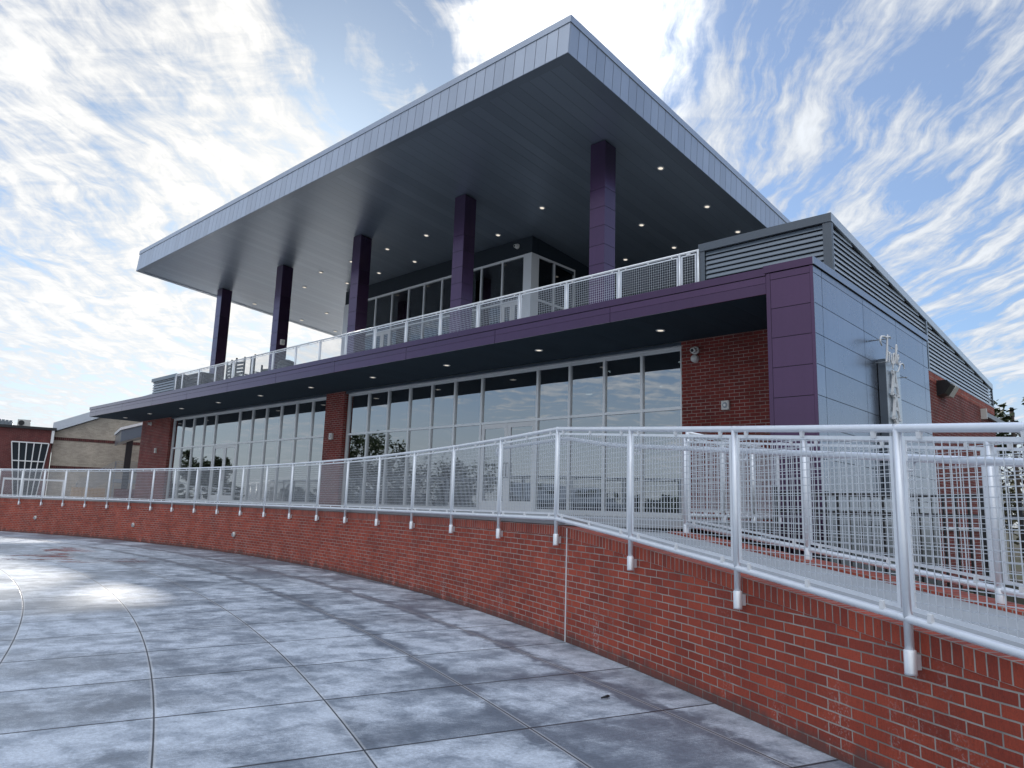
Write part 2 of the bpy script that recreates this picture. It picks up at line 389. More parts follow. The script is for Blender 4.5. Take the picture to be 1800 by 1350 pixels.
# plaza concrete: broom-finished slabs with sawn joints, damp in patches
ARC_C, ARC_R0, ARC_DR = (-22.4, -41.3), 45.62, 1.155
RAD_C, RAD_A0, RAD_DA = (-15.0, -32.0), 72.25, 1.925
def plaza(g):
    P = g.pos(); x, y, z = g.xyz(P)
    ax_, ay_ = g.m('SUBTRACT', x, ARC_C[0]), g.m('SUBTRACT', y, ARC_C[1])
    rad = g.m('SQRT', g.m('ADD', g.m('MULTIPLY', ax_, ax_), g.m('MULTIPLY', ay_, ay_)))
    q = g.m('DIVIDE', g.m('SUBTRACT', rad, ARC_R0), ARC_DR)
    fr = g.m('FRACT', g.m('ADD', q, .5)); d_arc = g.m('MULTIPLY', g.m('ABSOLUTE', g.m('SUBTRACT', fr, .5)), ARC_DR)
    bx, by = g.m('SUBTRACT', x, RAD_C[0]), g.m('SUBTRACT', y, RAD_C[1])
    ang = g.m('MULTIPLY', g.m('ARCTAN2', by, bx), 180/math.pi)
    qa = g.m('DIVIDE', g.m('SUBTRACT', ang, RAD_A0), RAD_DA)
    fa = g.m('FRACT', g.m('ADD', qa, .5)); rr_ = g.m('SQRT', g.m('ADD', g.m('MULTIPLY', bx, bx), g.m('MULTIPLY', by, by)))
    d_rad = g.m('MULTIPLY', g.m('ABSOLUTE', g.m('SUBTRACT', fa, .5)), g.m('MULTIPLY', rr_, RAD_DA*math.pi/180))
    d_j = g.m('MINIMUM', d_arc, d_rad)
    groove = g.m('MAXIMUM', g.ss(d_arc, .003, .0075, 1., 0.), g.ss(d_rad, .006, .016, 1., 0.))
    lip = g.m('MULTIPLY', g.ss(d_arc, .012, .026, 1., 0.), g.m('SUBTRACT', 1., groove))
    slab = g.n('ShaderNodeTexWhiteNoise', noise_dimensions='2D')
    g.put(slab.inputs['Vector'], g.comb(g.m('FLOOR', g.m('ADD', q, 0.)), g.m('FLOOR', qa), 0.))
    sv = slab.outputs['Value']
    # local frame: broom lines run along the radius
    rl, tl = rr_, g.m('MULTIPLY', ang, .61)
    broom = g.noise(g.comb(g.m('MULTIPLY', rl, 2.2), g.m('MULTIPLY', tl, 70.), 0.), 1., 4, .6)
    n_big = g.noise(g.comb(g.m('MULTIPLY', rl, .75), g.m('MULTIPLY', tl, 1.25), 2.), .8, 7, .62, .35)
    n_mid = g.noise(P, 3.2, 7, .68, .3)
    fine = g.noise(P, 140., 3, .65)
    dry = g.m('ADD', g.m('MULTIPLY', n_big, .74), g.m('MULTIPLY', n_mid, .26))
    dry = g.m('ADD', dry, g.m('MULTIPLY', g.m('SUBTRACT', sv, .5), .13))
    dry = g.m('ADD', dry, g.m('MULTIPLY', g.m('SUBTRACT', broom, .5), .22))
    dry = g.m('ADD', dry, g.m('MULTIPLY', g.m('SUBTRACT', fine, .5), .22))
    near_arc = g.m('MULTIPLY', g.ss(g.m('ADD', d_arc, g.m('MULTIPLY', g.m('SUBTRACT', n_mid, .5), .35)), .0, .16, 1., 0.), g.ss(rad, 47.6, 48.9))
    dry = g.m('SUBTRACT', dry, g.m('MULTIPLY', near_arc, .20))
    dry = g.m('SUBTRACT', dry, g.m('MULTIPLY', g.ss(rad, 49.8, 51.6), .05))
    dryness = g.ss(dry, .33, .60)
    pale = g.mix(g.ss(n_mid, .34, .62), (.29, .33, .385), (.53, .58, .645))
    damp = g.mix(n_mid, (.090, .116, .150), (.165, .200, .243))
    c = g.mix(dryness, damp, pale)
    c = g.mix(g.m('MULTIPLY', g.ss(fine, .56, .72, 0., .75), g.ss(n_mid, .38, .60)), c, (.70, .73, .77))
    c = g.mix(g.ss(fine, .22, .38, .45, 0.), c, (.03, .035, .045))
    gr = g.m('ADD', 1., g.m('MULTIPLY', g.m('SUBTRACT', g.noise(P, 36., 8, .86), .5), 2.0))
    c = g.mix(1., c, g.comb(gr, gr, gr), 'MULTIPLY')
    rust = g.m('MULTIPLY', g.ss(g.noise(P, .55, 4, .5), .60, .72), .10)
    c = g.mix(rust, c, (.12, .085, .07))
    c = g.mix(g.m('MULTIPLY', lip, .4), c, (.56, .56, .56))
    c = g.mix(g.m('MULTIPLY', groove, .9), c, (.012, .014, .018))
    pud = g.ss(g.noise(g.comb(g.m('MULTIPLY', x, .8), g.m('MULTIPLY', y, 1.), 4.), .42, 5, .55, .4), .54, .64)
    pud = g.m('MULTIPLY', g.m('MULTIPLY', pud, g.ss(x, -9.5, -14., 0., 1.)), g.ss(rad, 49.8, 47.8, 0., 1.))
    rough = g.lin(dryness, 0., 1., .40, .62)
    rough = g.m('MAXIMUM', g.m('SUBTRACT', rough, g.m('MULTIPLY', pud, .5)), .07)
    hgt = g.m('ADD', g.m('MULTIPLY', broom, .35), g.m('MULTIPLY', fine, .35))
    hgt = g.m('MULTIPLY', hgt, g.m('SUBTRACT', 1., g.m('MULTIPLY', pud, .9)))
    hgt = g.m('SUBTRACT', hgt, g.m('MULTIPLY', groove, 2.))
    return pbr(g, c, rough, 0., g.bump(hgt, .45, .006), g.m('ADD', g.lin(dryness, 0., 1., .6, .35), g.m('MULTIPLY', pud, .5)))
M['plaza'] = material('damp_plaza_concrete', plaza)
def groundm(g):
    P = g.pos(); n = g.noise(P, .3, 5, .6); n2 = g.noise(P, 8., 4, .6)
    c = g.mix(g.ss(n, .42, .58), (.045, .040, .030), (.030, .038, .018))
    c = g.mix(g.m('MULTIPLY', n2, .5), c, (.07, .062, .05))
    return pbr(g, c, .95, 0., g.bump(n2, .5, .05), .2)
M['ground'] = material('rough_ground', groundm)
def leafm(name, a, b_):
    def b(g):
        inf = g.n('ShaderNodeNewGeometry'); P = inf.outputs['Position']
        n = g.noise(P, 1.4, 3, .6); r = inf.outputs['Random Per Island']
        c = g.mix(g.m('ADD', g.m('MULTIPLY', n, .6), g.m('MULTIPLY', r, .4)), a, b_)
        return pbr(g, c, .6, 0., None, .3)
    return material(name, b)
M['leaf'] = leafm('dark_leaves', (.018, .030, .012), (.070, .090, .035))
M['leaf_dry'] = leafm('dull_leaves', (.045, .045, .020), (.12, .11, .055))
# ------------------------------------------------------------------ setting: plaza, ground, deck, ramp
CW = Vector((-21.578, -29.475)); RW = 39.70
def wp(a, r, z=0.): return Vector((CW.x + r*math.cos(R(a)), CW.y + r*math.sin(R(a)), z))
def run(a): return max(0., R(66.2-a)*RW)
def ztop(a): return max(.12, 1.285 - .0855*run(a))
def zbr(a): return 1.364 - .0882*run(a)
def ztr(a): return 2.425 - .0915*run(a)
def arange(a, b, st):
    n = max(1, round(abs(b-a)/st)); return [a+(b-a)*i/n for i in range(n+1)]
W0, W1 = 125., 45.
mb = MB(); mb.face([(-700, -700, -.03), (700, -700, -.03), (700, 700, -.03), (-700, 700, -.03)])
tag(mb.build('ground', M['ground']), kind='structure')
mb = MB(); mb.face([(-160, -60, -.012), (-75, -60, -.012), (-75, 3, -.012), (-36.2, 13, -.012), (-36.2, 60, -.012), (-160, 110, -.012)])
tag(mb.build('pavement', M['terrace_floor'], tidy=False), kind='structure')
mb = MB(); arc = [wp(a, RW+.12) for a in arange(W1, W0, .5)]
mb.face([(-75, -45, 0), (45, -45, 0), (45, 1, 0), (12, -2.5, 0)] + arc + [(-75, 3.5, 0)])
tag(mb.build('plaza', M['plaza'], tidy=False), kind='structure')
# deck slab between the wall and the front of the building
mb = MB(); ed = [wp(a, RW+.05) for a in arange(66.2, 120, .5)]
poly = [(-4.75, 9.3), (-4.75, 10.9), (-4.75, 13.25), (-46, 13.25), (-46, 5.0)]
poly = [(p.x, p.y) for p in ed] + [(-46, 5.0), (-46, 13.25), (-4.75, 13.25), (-4.75, 9.3)] + [tuple(wp(65.4, RW+1.35).xy)]
mb.prism([(x, y, 1.292) for x, y in poly], (0, 0, .088))
tag(mb.build('deck', M['concrete_deck']), kind='structure')
mb = MB()
aa = arange(66.2, W1+.3, .5)
for a, b in zip(aa, aa[1:]):
    za, zb_ = ztop(a)-.004+.0*a, ztop(b)-.004
    if a == aa[0]: za = 1.376
    mb.face([wp(a, RW+.29, za), wp(b, RW+.29, zb_), wp(b, RW+1.17, zb_), wp(a, RW+1.17, za)])
tag(mb.build('ramp', M['concrete_deck'], tidy=False), kind='structure')

def curved_wall(name, label, r0, r1, a0, a1, top, cap_h, group=None):
    root = thing(name, label, 'wall', wp((a0+a1)/2, r0, 0), group)
    mb = MB(); cp = MB(); st = .25 if a0 > a1 else -.25
    aa = arange(a0, a1, .25)
    for a, b in zip(aa, aa[1:]):
        u0, u1 = -R(a)*RW, -R(b)*RW
        ta, tb = top(a), top(b); ya, yb = ta-cap_h, tb-cap_h
        if ya > .03:
            mb.face([wp(a, r0, -.03), wp(b, r0, -.03), wp(b, r0, yb), wp(a, r0, ya)], [(u0, -.03), (u1, -.03), (u1, yb), (u0, ya)])
            mb.face([wp(b, r1, -.03), wp(a, r1, -.03), wp(a, r1, ya), wp(b, r1, yb)], [(u1, -.03), (u0, -.03), (u0, ya), (u1, yb)])
        ro, ri = r0-.006, r1+.006
        cp.face([wp(a, ro, max(ya, 0)), wp(b, ro, max(yb, 0)), wp(b, ro, tb), wp(a, ro, ta)], [(u0, .002), (u1, .002), (u1, .124), (u0, .124)])
        cp.face([wp(a, ro, ta), wp(b, ro, tb), wp(b, ri, tb), wp(a, ri, ta)], [(u0, .002), (u1, .002), (u1, .124), (u0, .124)])
        cp.face([wp(b, ri, max(yb, 0)), wp(a, ri, max(ya, 0)), wp(a, ri, ta), wp(b, ri, tb)], [(u1, .002), (u0, .002), (u0, .124), (u1, .124)])
        cp.face([wp(b, ro, max(yb, 0)), wp(a, ro, max(ya, 0)), wp(a, ri, max(ya, 0)), wp(b, ri, max(yb, 0))], [(0, 0)]*4)
    mb.build('brick_face', M['brick_wall'], root, tidy=False)
    cp.build('rowlock_coping', M['brick_cap'], root, tidy=False)
    return root
wall = curved_wall('retaining_wall', 'long curved red brick retaining wall round the plaza, falling beside the ramp', RW, RW+.28, W0, W1, ztop, .115)
mb = MB(); a = 65.98
mb.hexa([wp(a+.012, RW-.009, 0), wp(a-.012, RW-.009, 0), wp(a-.012, RW+.02, 0), wp(a+.012, RW+.02, 0)],
        [wp(a+.012, RW-.009, ztop(a)-.01), wp(a-.012, RW-.009, ztop(a)-.01), wp(a-.012, RW+.02, ztop(a)-.01), wp(a+.012, RW+.02, ztop(a)-.01)])
mb.build('joint_sealant', M['white'], wall)
inner_wall = curved_wall('ramp_curb_wall', 'low brick curb wall on the building side of the ramp', RW+1.16, RW+1.40, 65.5, W1, lambda a: ztop(a)+.02, .115)

# ------------------------------------------------------------------ building
BLD = thing('terrace_building', 'two storey brick and purple panel pavilion with a huge overhanging roof', 'building', (-20, 13, 0))
def part(mb, name, mat, parent=BLD, **k): return mb.build(name, M[mat], parent, **k)
YF, YW, YB = 10.93, 13.166, 13.05
XL, XP0, XP1 = -36.0, -4.778, -4.036
ZF = 1.38
# brick front walls, side and back walls
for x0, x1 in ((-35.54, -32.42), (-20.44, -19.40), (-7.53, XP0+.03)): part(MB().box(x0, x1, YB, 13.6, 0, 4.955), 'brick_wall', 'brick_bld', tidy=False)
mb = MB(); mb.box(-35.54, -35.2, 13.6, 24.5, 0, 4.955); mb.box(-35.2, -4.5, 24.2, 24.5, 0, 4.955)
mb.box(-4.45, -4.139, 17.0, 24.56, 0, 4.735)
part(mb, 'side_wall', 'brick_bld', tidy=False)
mb = MB(); mb.box(-4.45, -4.133, 17.262, 24.565, 4.535, 4.737)
part(mb, 'soldier_course', 'brick_cap', tidy=False)
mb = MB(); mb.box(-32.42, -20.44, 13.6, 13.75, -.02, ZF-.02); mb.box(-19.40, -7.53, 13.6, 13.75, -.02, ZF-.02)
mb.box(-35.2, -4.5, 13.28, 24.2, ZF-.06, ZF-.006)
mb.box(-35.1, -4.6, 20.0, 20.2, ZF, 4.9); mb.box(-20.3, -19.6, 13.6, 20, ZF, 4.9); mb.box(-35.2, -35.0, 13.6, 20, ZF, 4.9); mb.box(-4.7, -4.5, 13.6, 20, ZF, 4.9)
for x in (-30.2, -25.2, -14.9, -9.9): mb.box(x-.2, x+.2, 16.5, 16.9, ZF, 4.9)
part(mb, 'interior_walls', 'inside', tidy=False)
mb = MB(); mb.box(-35.2, -4.5, 13.31, 20.0, 4.90, 4.95); part(mb, 'interior_ceiling', 'inside')
# balcony slab, soffit, fascia bands, coping
slab = part(MB().box(XL+.03, XP0-.002, YF+.03, 24.5, 4.975, 5.36), 'balcony_slab', 'terrace_floor')
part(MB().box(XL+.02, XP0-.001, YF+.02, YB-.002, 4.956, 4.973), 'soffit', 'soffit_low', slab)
mb = MB(); fx = [XL, -35.2, -32.143, -29.085, -26.04, -22.99, -19.92, -16.84, -13.80, -10.8, -7.80, XP0-.002]
g_ = .006
for x0, x1 in zip(fx, fx[1:]):
    mb.box(x0+g_, x1-g_, YF, YF+.028, 4.956, 5.121); mb.box(x0+g_, x1-g_, YF, YF+.028, 5.134, 5.246)
mb.box(XL+.004, XP0-.004, YF+.012, YF+.03, 4.96, 5.25)
for z0, z1 in ((4.956, 5.121), (5.134, 5.246)): mb.box(XL-.001, XL+.028, YF+.03, 16.5, z0, z1)
part(mb, 'fascia', 'purple', slab, tidy=False)
mb = MB(); mb.box(XL-.02, XP0-.002, YF-.022, YF+.32, 5.255, 5.378); mb.box(XL-.02, XL+.3, YF+.32, 16.5, 5.255, 5.378)
part(mb, 'coping', 'purple', slab, tidy=False)
# corner pier clad in panels
PIER = part(MB().box(XP0+.012, XP1-.012, YF+.012, 17.25, 0, 5.28), 'corner_pier', 'black_gap')
zj = [0.] + [5.167-.473*k for k in range(10, -1, -1)] + [5.283]
mb = MB()
for z0, z1 in zip(zj, zj[1:]):
    for x0, x1 in ((XP0+.07, XP1-.055),): mb.box(x0, x1, YF, YF+.02, z0+.005, z1-.005)
mb.box(XP0, XP0+.066, YF-.004, YF+.02, 0, 5.283); mb.box(XP1-.051, XP1-.002, YF-.004, YF+.02, 0, 5.283)
ys = [10.93, 11.27, 13.17, 15.06, 16.91, 17.26]
for z0, z1 in zip(zj, zj[1:]): mb.box(XP0, XP0+.02, YF+.022, YB-.002, z0+.005, z1-.005)
part(mb, 'cladding_panels', 'purple', PIER, tidy=False)
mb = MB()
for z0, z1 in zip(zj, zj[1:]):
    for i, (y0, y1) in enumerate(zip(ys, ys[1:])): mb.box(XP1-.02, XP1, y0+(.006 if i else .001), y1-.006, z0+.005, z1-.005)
part(mb, 'side_panels', 'purple_sky_sheen', PIER, tidy=False)['label'] = 'purple side panels of the corner pier, sky sheen painted into their colour'
part(MB().box(XP0-.03, XP1+.008, YF-.03, 17.29, 5.288, 5.408), 'pier_coping', 'purple', PIER)
part(MB().box(XP1+.009, XP1+.028, YF-.029, 17.28, 5.290, 5.406), 'coping_edge', 'purple_sky_sheen', PIER)  # side face of the coping, sky sheen painted into its colour

# louvre screens
def louver_blades(mb, axis, fixed, sgn, t0, t1f, z0, z1, inn=.06, pitch=.0915):
    """axis 'y': blades run along Y on plane x=fixed, face towards sgn; t1f(z) end of the blade"""
    z = z0
    while z < z1:
        t1 = t1f(z)
        if t1 - t0 > .12:
            o, i = fixed, fixed - sgn*.022
            prof = [(o, z), (o, z+.012), (i, z+.074), (i-sgn*.012, z+.074), (i-sgn*.012, z+.058), (o-sgn*.012, z)]
            pts = [((p, t0, q) if axis == 'y' else (t0, p, q)) for p, q in prof]
            mb.prism(pts, (0, t1-t0, 0) if axis == 'y' else (t1-t0, 0, 0))
        z += pitch
XA, XB, YL0, YL1, ZL = -6.57, -4.139, 12.1, 24.56, 6.536
SL = .0889
ztl = lambda y: ZL - SL*(y-YL0)
part(MB().box(XB-.16, XB-.09, 17.3, YL1-.03, 4.742, 5.0), 'louver_backing', 'black_gap')
LOU = part(MB().prism([(XB-.10, YL0+.10, 5.0), (XB-.10, YL1-.02, 5.0), (XB-.10, YL1-.02, ztl(YL1)-.05), (XB-.10, YL0+.10, ztl(YL0)-.05)], (XA-XB+.2, 0, 0)), 'louver_screen', 'black_gap')
mb = MB()
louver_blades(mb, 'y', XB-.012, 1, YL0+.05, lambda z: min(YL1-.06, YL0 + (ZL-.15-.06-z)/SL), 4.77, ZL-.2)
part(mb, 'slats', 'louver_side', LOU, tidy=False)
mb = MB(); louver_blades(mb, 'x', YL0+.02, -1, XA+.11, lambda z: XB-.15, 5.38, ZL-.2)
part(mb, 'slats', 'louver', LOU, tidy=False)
mb = MB()
mb.prism([(XB+.012, YL0-.02, ztl(YL0)), (XB+.012, YL1+.02, ztl(YL1)), (XB+.012, YL1+.02, ztl(YL1)-.15), (XB+.012, YL0-.02, ztl(YL0)-.15)], (-.05, 0, 0))
part(mb, 'side_flashing', 'louver_side', LOU, tidy=False); mb = MB()  # side flashing paler than the front, sky reflection painted into the colour
mb.box(XA-.02, XB+.011, YL0-.022, YL0+.03, ZL-.15, ZL-.002)
mb.box(XA-.02, XA+.03, YL0+.03, 15., ZL-.35, ZL-.1)
part(mb, 'cap_flashing', 'slate', LOU, tidy=False)
part(MB().box(XB-.145, XB, YL0, YL0+.04, 4.9, ZL-.152), 'corner_post', 'slate', LOU, tidy=False)
part(MB().box(XB-.02, XB+.004, YL0+.041, YL0+.075, 4.9, ZL-.152), 'edge_trim', 'louver', LOU, tidy=False)
part(MB().box(XA, XA+.10, YL0, YL0+.04, 5.36, ZL-.152), 'corner_post', 'slate', LOU, tidy=False)
part(MB().box(XB-.04, XB+.008, 17.75, 17.82, 4.74, ztl(17.8)-.15), 'mullion', 'louver', LOU, tidy=False)
part(MB().box(XB-.05, XB+.006, YL1-.05, YL1, 4.74, ztl(YL1)-.15), 'mullion', 'slate', LOU, tidy=False)
part(MB().box(XB-.05, XB+.012, 17.3, YL1, 4.738, 4.765), 'sill', 'louver', LOU, tidy=False)
part(MB().prism([(XA, YL0+.03, ZL-.03), (XA, YL1, ztl(YL1)-.03), (XA, YL1, ztl(YL1)-.12), (XA, YL0+.03, ZL-.12)], (XB-XA-.045, 0, 0)), 'screen_roof', 'roofing', LOU)
LO2 = part(MB().box(-32.35, -30.1, 12.16, 14.0, 5.36, 6.30), 'louver_screen', 'slate')
mb = MB(); louver_blades(mb, 'x', 12.12, -1, -32.36, lambda z: -30.16, 5.40, 6.30, pitch=.11); part(mb, 'slats', 'louver', LO2, tidy=False)
mb = MB(); mb.box(-32.45, -30.0, 12.08, 14.05, 6.34, 6.48); mb.box(-30.155, -30.05, 12.09, 12.15, 5.36, 6.338); part(mb, 'cap_flashing', 'slate', LO2, tidy=False)

# curtain walls and doors
def window_wall(parent, name, x_br, zr, doors, y, mat='glass', head=.075, mw=.06, sill=.11, depth=.12):
    z0, zt, z1 = zr; mb = MB()
    for i, x in enumerate(x_br):
        w = mw/2 if 0 < i < len(x_br)-1 else mw*.55
        mb.box(x-w, x+w, y, y+depth, z0, z1)
    for x0, x1 in zip(x_br, x_br[1:]):
        x0 += mw*.5+.001; x1 -= mw*.5+.001
        mb.box(x0, x1, y+.003, y+depth-.003, z1-head, z1-.001); mb.box(x0, x1, y+.003, y+depth-.003, zt-.03, zt+.03)
        if not any(abs((x0+x1)/2-dx_) < .5 for dx_ in doors): mb.box(x0, x1, y+.003, y+depth-.003, z0+.001, z0+sill)
    fr = part(mb, 'window', 'alu', parent, tidy=False); fr.name = name
    for x0, x1 in zip(x_br, x_br[1:]):
        isd = any(abs((x0+x1)/2-dx_) < .5 for dx_ in doors)
        part(MB().box(x0+mw*.4, x1-mw*.4, y+.045, y+.053, zt+.028, z1-head+.002), 'pane', mat, fr)
        if not isd: part(MB().box(x0+mw*.4, x1-mw*.4, y+.045, y+.053, z0+sill-.002, zt-.028), 'pane', mat, fr)
        else:
            xm = (x0+x1)/2
            for s, (a, b) in ((1, (x0+mw*.5+.01, xm-.004)), (-1, (xm+.004, x1-mw*.5-.01))):
                dm = MB(); zt_ = zt-.035; sw = .10
                dm.box(a, a+sw, y+.02, y+.07, z0+.01, zt_); dm.box(b-sw, b, y+.02, y+.07, z0+.01, zt_)
                dm.box(a+sw, b-sw, y+.022, y+.068, z0+.01, z0+.28); dm.box(a+sw, b-sw, y+.022, y+.068, zt_-.11, zt_)
                d_ = part(dm, 'door', 'white', parent, tidy=False)
                part(MB().box(a+sw-.01, b-sw+.01, y+.041, y+.049, z0+.27, zt_-.10), 'pane', mat, d_)
                hx = b-.05 if s == 1 else a+.05
                part(MB().tube([(hx, y+.02, z0+.85), (hx, y-.05, z0+.85), (hx, y-.05, z0+1.2), (hx, y+.02, z0+1.2)], .012, 8), 'handle', 'dark', d_)
    return fr
window_wall(BLD, 'window', [-32.34, -31.40, -30.385, -29.39, -28.40, -26.456, -25.443, -24.437, -23.418, -22.414, -21.415, -20.50], (ZF, 3.605, 4.882), (-27.43,), YW)
window_wall(BLD, 'window', [-19.34, -18.31, -17.333, -16.353, -15.389, -14.45, -13.422, -11.515, -10.529, -9.547, -8.565, -7.59], (ZF, 3.605, 4.882), (-12.47,), YW)
mb = MB()
for x0, x1 in ((-32.42, -20.44), (-19.40, -7.53)): mb.box(x0, x1, YB+.03, YW+.1, 4.884, 4.954)
part(mb, 'window_head_trim', 'slate', tidy=False)
# interior lamps seen through the glass, and a lit display wall
mb = MB()
for x in (-31, -28.5, -26, -23.5, -18, -15.5, -13, -10.5, -8.4):
    for y in (14.6, 17.2): mb.lathe([(.09, -.015), (.09, 0.)], (x, y, 4.895), n=12)
part(mb, 'interior_lamp', 'lamp_in', tidy=False)
part(MB().box(-22.95, -21.6, 16.8, 16.95, 1.40, 3.98), 'display_wall', 'inside_lit')
part(MB().box(-22.5, -22.05, 16.55, 16.63, 3.90, 3.94), 'wall_washer', 'lamp_wash')
part(MB().box(-19.25, -18.6, 16.8, 16.95, 1.40, 4.02), 'display_wall', 'inside_lit'); part(MB().box(-19.2, -19.05, 16.55, 16.63, 3.96, 4.0), 'wall_washer', 'lamp_wash')

# first-floor room under the roof
TH = math.atan(SL); cs, sn = math.cos(TH), math.sin(TH)
YR, ZR = 10.49, 10.60
zs = lambda y: ZR - SL*(y-YR); XRR_ = -8.7
YU, XUL, XUR, ZUH = 16.51, -25.05, -14.81, 9.49
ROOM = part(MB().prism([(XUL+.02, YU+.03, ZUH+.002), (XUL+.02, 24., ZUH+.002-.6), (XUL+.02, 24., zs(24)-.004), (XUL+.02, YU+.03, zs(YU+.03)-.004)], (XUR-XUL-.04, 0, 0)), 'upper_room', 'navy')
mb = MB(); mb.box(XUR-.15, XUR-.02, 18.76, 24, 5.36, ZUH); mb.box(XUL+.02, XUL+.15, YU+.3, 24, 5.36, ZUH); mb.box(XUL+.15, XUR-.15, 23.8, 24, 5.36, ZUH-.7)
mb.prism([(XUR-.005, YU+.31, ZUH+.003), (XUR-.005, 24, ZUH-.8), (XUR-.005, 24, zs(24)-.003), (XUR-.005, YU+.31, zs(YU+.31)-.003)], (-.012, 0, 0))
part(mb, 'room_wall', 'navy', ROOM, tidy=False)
part(MB().prism([(XUR-.01, 22.6, 5.36), (XUR-.01, 22.8, 5.36), (XUR-.01, 22.8, zs(22.8)-.006), (XUR-.01, 22.6, zs(22.6)-.006)], (XRR_-XUR+.01, 0, 0)), 'rear_wall', 'navy')
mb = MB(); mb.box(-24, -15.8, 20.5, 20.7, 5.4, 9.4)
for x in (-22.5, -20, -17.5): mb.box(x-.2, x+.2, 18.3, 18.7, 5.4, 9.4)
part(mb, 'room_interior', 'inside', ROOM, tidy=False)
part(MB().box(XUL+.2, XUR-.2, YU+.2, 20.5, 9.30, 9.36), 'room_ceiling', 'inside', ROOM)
mb = MB()
for x in (-23.8, -21.8, -19.8, -17.6, -15.6): mb.lathe([(.08, -.015), (.08, 0)], (x, 17.6, 9.295), n=12)
part(mb, 'room_lamp', 'lamp_in', ROOM, tidy=False)
ubr = [-24.75, -23.86, -22.91, -21.89, -20.90, -20.02, -19.05, -18.06, -17.07, -16.09, -15.12]
window_wall(BLD, 'upper_window', ubr, (5.37, 8.02, ZUH), (-15.6, -22.4), YU, 'glass_up', sill=.10)
part(MB().box(XUR-.30, XUR, YU-.006, YU+.30, 5.36, ZUH), 'corner_post', 'alu', tidy=False)
part(MB().box(XUL, XUL+.28, YU-.006, YU+.28, 5.36, ZUH), 'corner_post', 'alu', tidy=False)
mb = MB()
for y in (16.84, 17.65, 18.70): mb.box(XUR-.10, XUR, y-.03, y+.03, 5.37, ZUH)
for y0, y1 in ((16.87, 17.62), (17.68, 18.67)):
    mb.box(XUR-.10, XUR-.003, y0+.001, y1-.001, ZUH-.075, ZUH); mb.box(XUR-.10, XUR-.003, y0+.001, y1-.001, 5.37, 5.47); mb.box(XUR-.10, XUR-.003, y0+.001, y1-.001, 7.99, 8.05)
sw = part(mb, 'upper_window', 'alu', tidy=False)
for y0, y1 in ((16.87, 17.62), (17.68, 18.67)):
    part(MB().box(XUR-.055, XUR-.047, y0-.01, y1+.01, 8.04, ZUH-.07), 'pane', 'glass_up', sw); part(MB().box(XUR-.055, XUR-.047, y0-.01, y1+.01, 5.46, 8.0), 'pane', 'glass_up', sw)

# the great roof
XRL, XRR, TK, LEN = -31.14, -8.58, .889, 16.6
def rp(x, s, h): return (x, YR + s*cs + h*sn, ZR - s*sn + h*cs)
ROOF = part(MB().prism([rp(XRL+.03, .03, .02), rp(XRL+.03, LEN, .02), rp(XRL+.03, LEN, TK-.02), rp(XRL+.03, .03, TK-.02)], (XRR-XRL-.06, 0, 0)), 'canopy_roof', 'black_gap')
def rbox(mb, x0, x1, s0, s1, h0, h1):
    return mb.hexa([rp(x0, s0, h0), rp(x1, s0, h0), rp(x1, s1, h0), rp(x0, s1, h0)], [rp(x0, s0, h1), rp(x1, s0, h1), rp(x1, s1, h1), rp(x0, s1, h1)])
mb = MB(); rbox(mb, XRL+.22, XRR-.22, .22, LEN-.1, .012, .019); part(mb, 'soffit', 'soffit', ROOF)
mb = MB(); n = 74; w = (XRR-XRL)/n
for i in range(n): rbox(mb, XRL+i*w+.006, XRL+(i+1)*w-.006, 0, .022, .015, TK-.165)
part(mb, 'front_fascia', 'fascia', ROOF, tidy=False)
mb = MB(); n = 54; w = (LEN)/n
for i in range(n): rbox(mb, XRR-.022, XRR, i*w+(.024 if i == 0 else .006), (i+1)*w-.006, .015, TK-.165)
part(mb, 'side_fascia', 'fascia', ROOF, tidy=False)
mb = MB(); n = 54
for i in range(n): rbox(mb, XRL, XRL+.022, i*w+(.024 if i == 0 else .006), (i+1)*w-.006, .015, TK-.165)
part(mb, 'side_fascia', 'fascia', ROOF, tidy=False)
mb = MB(); rbox(mb, XRL-.02, XRR+.02, -.02, .05, TK-.158, TK); rbox(mb, XRR-.05, XRR+.02, .051, LEN, TK-.158, TK); rbox(mb, XRL-.02, XRL+.05, .051, LEN, TK-.158, TK); rbox(mb, XRL+.051, XRR-.051, .051, LEN, TK-.05, TK-.006)
part(mb, 'edge_flashing', 'fascia', ROOF, tidy=False)
mb = MB(); rbox(mb, XRL-.006, XRR+.006, -.006, .22, 0, .012); rbox(mb, XRL-.006, XRL+.22, .2205, LEN, 0, .012); rbox(mb, XRR-.22, XRR+.006, .2205, LEN, 0, .012)
part(mb, 'drip_edge', 'soffit_trim', ROOF, tidy=False)

# terrace columns
WC = .438
for cx in (-30.016, -25.102, -20.126, -15.102, -10.211):
    zt_ = zs(13.44)-.002
    core = part(MB().prism([(cx+.012, 13.452, 5.36), (cx+.012, 13.866, 5.36), (cx+.012, 13.866, zs(13.866)-.003), (cx+.012, 13.452, zs(13.452)-.003)], (WC-.024, 0, 0)), 'column', 'black_gap')
    mb = MB(); zz = [5.362] + [5.337+.473*k for k in range(1, 10)] + [zt_]
    for z0, z1 in zip(zz, zz[1:]):
        if z0 > 9.0: z1 = zt_
        if z0 > 9.2: continue
        z0 += .005; z1 -= .005
        zc = min(z1, zs(13.878)-.004)
        mb.box(cx, cx+WC, 13.44, 13.46, z0, z1); mb.box(cx, cx+WC, 13.858, 13.878, z0, zc)
        mb.box(cx, cx+.02, 13.461, 13.857, z0, zc); mb.box(cx+WC-.02, cx+WC, 13.461, 13.857, z0, zc)
    part(mb, 'cladding_panels', 'purple', core, tidy=False)

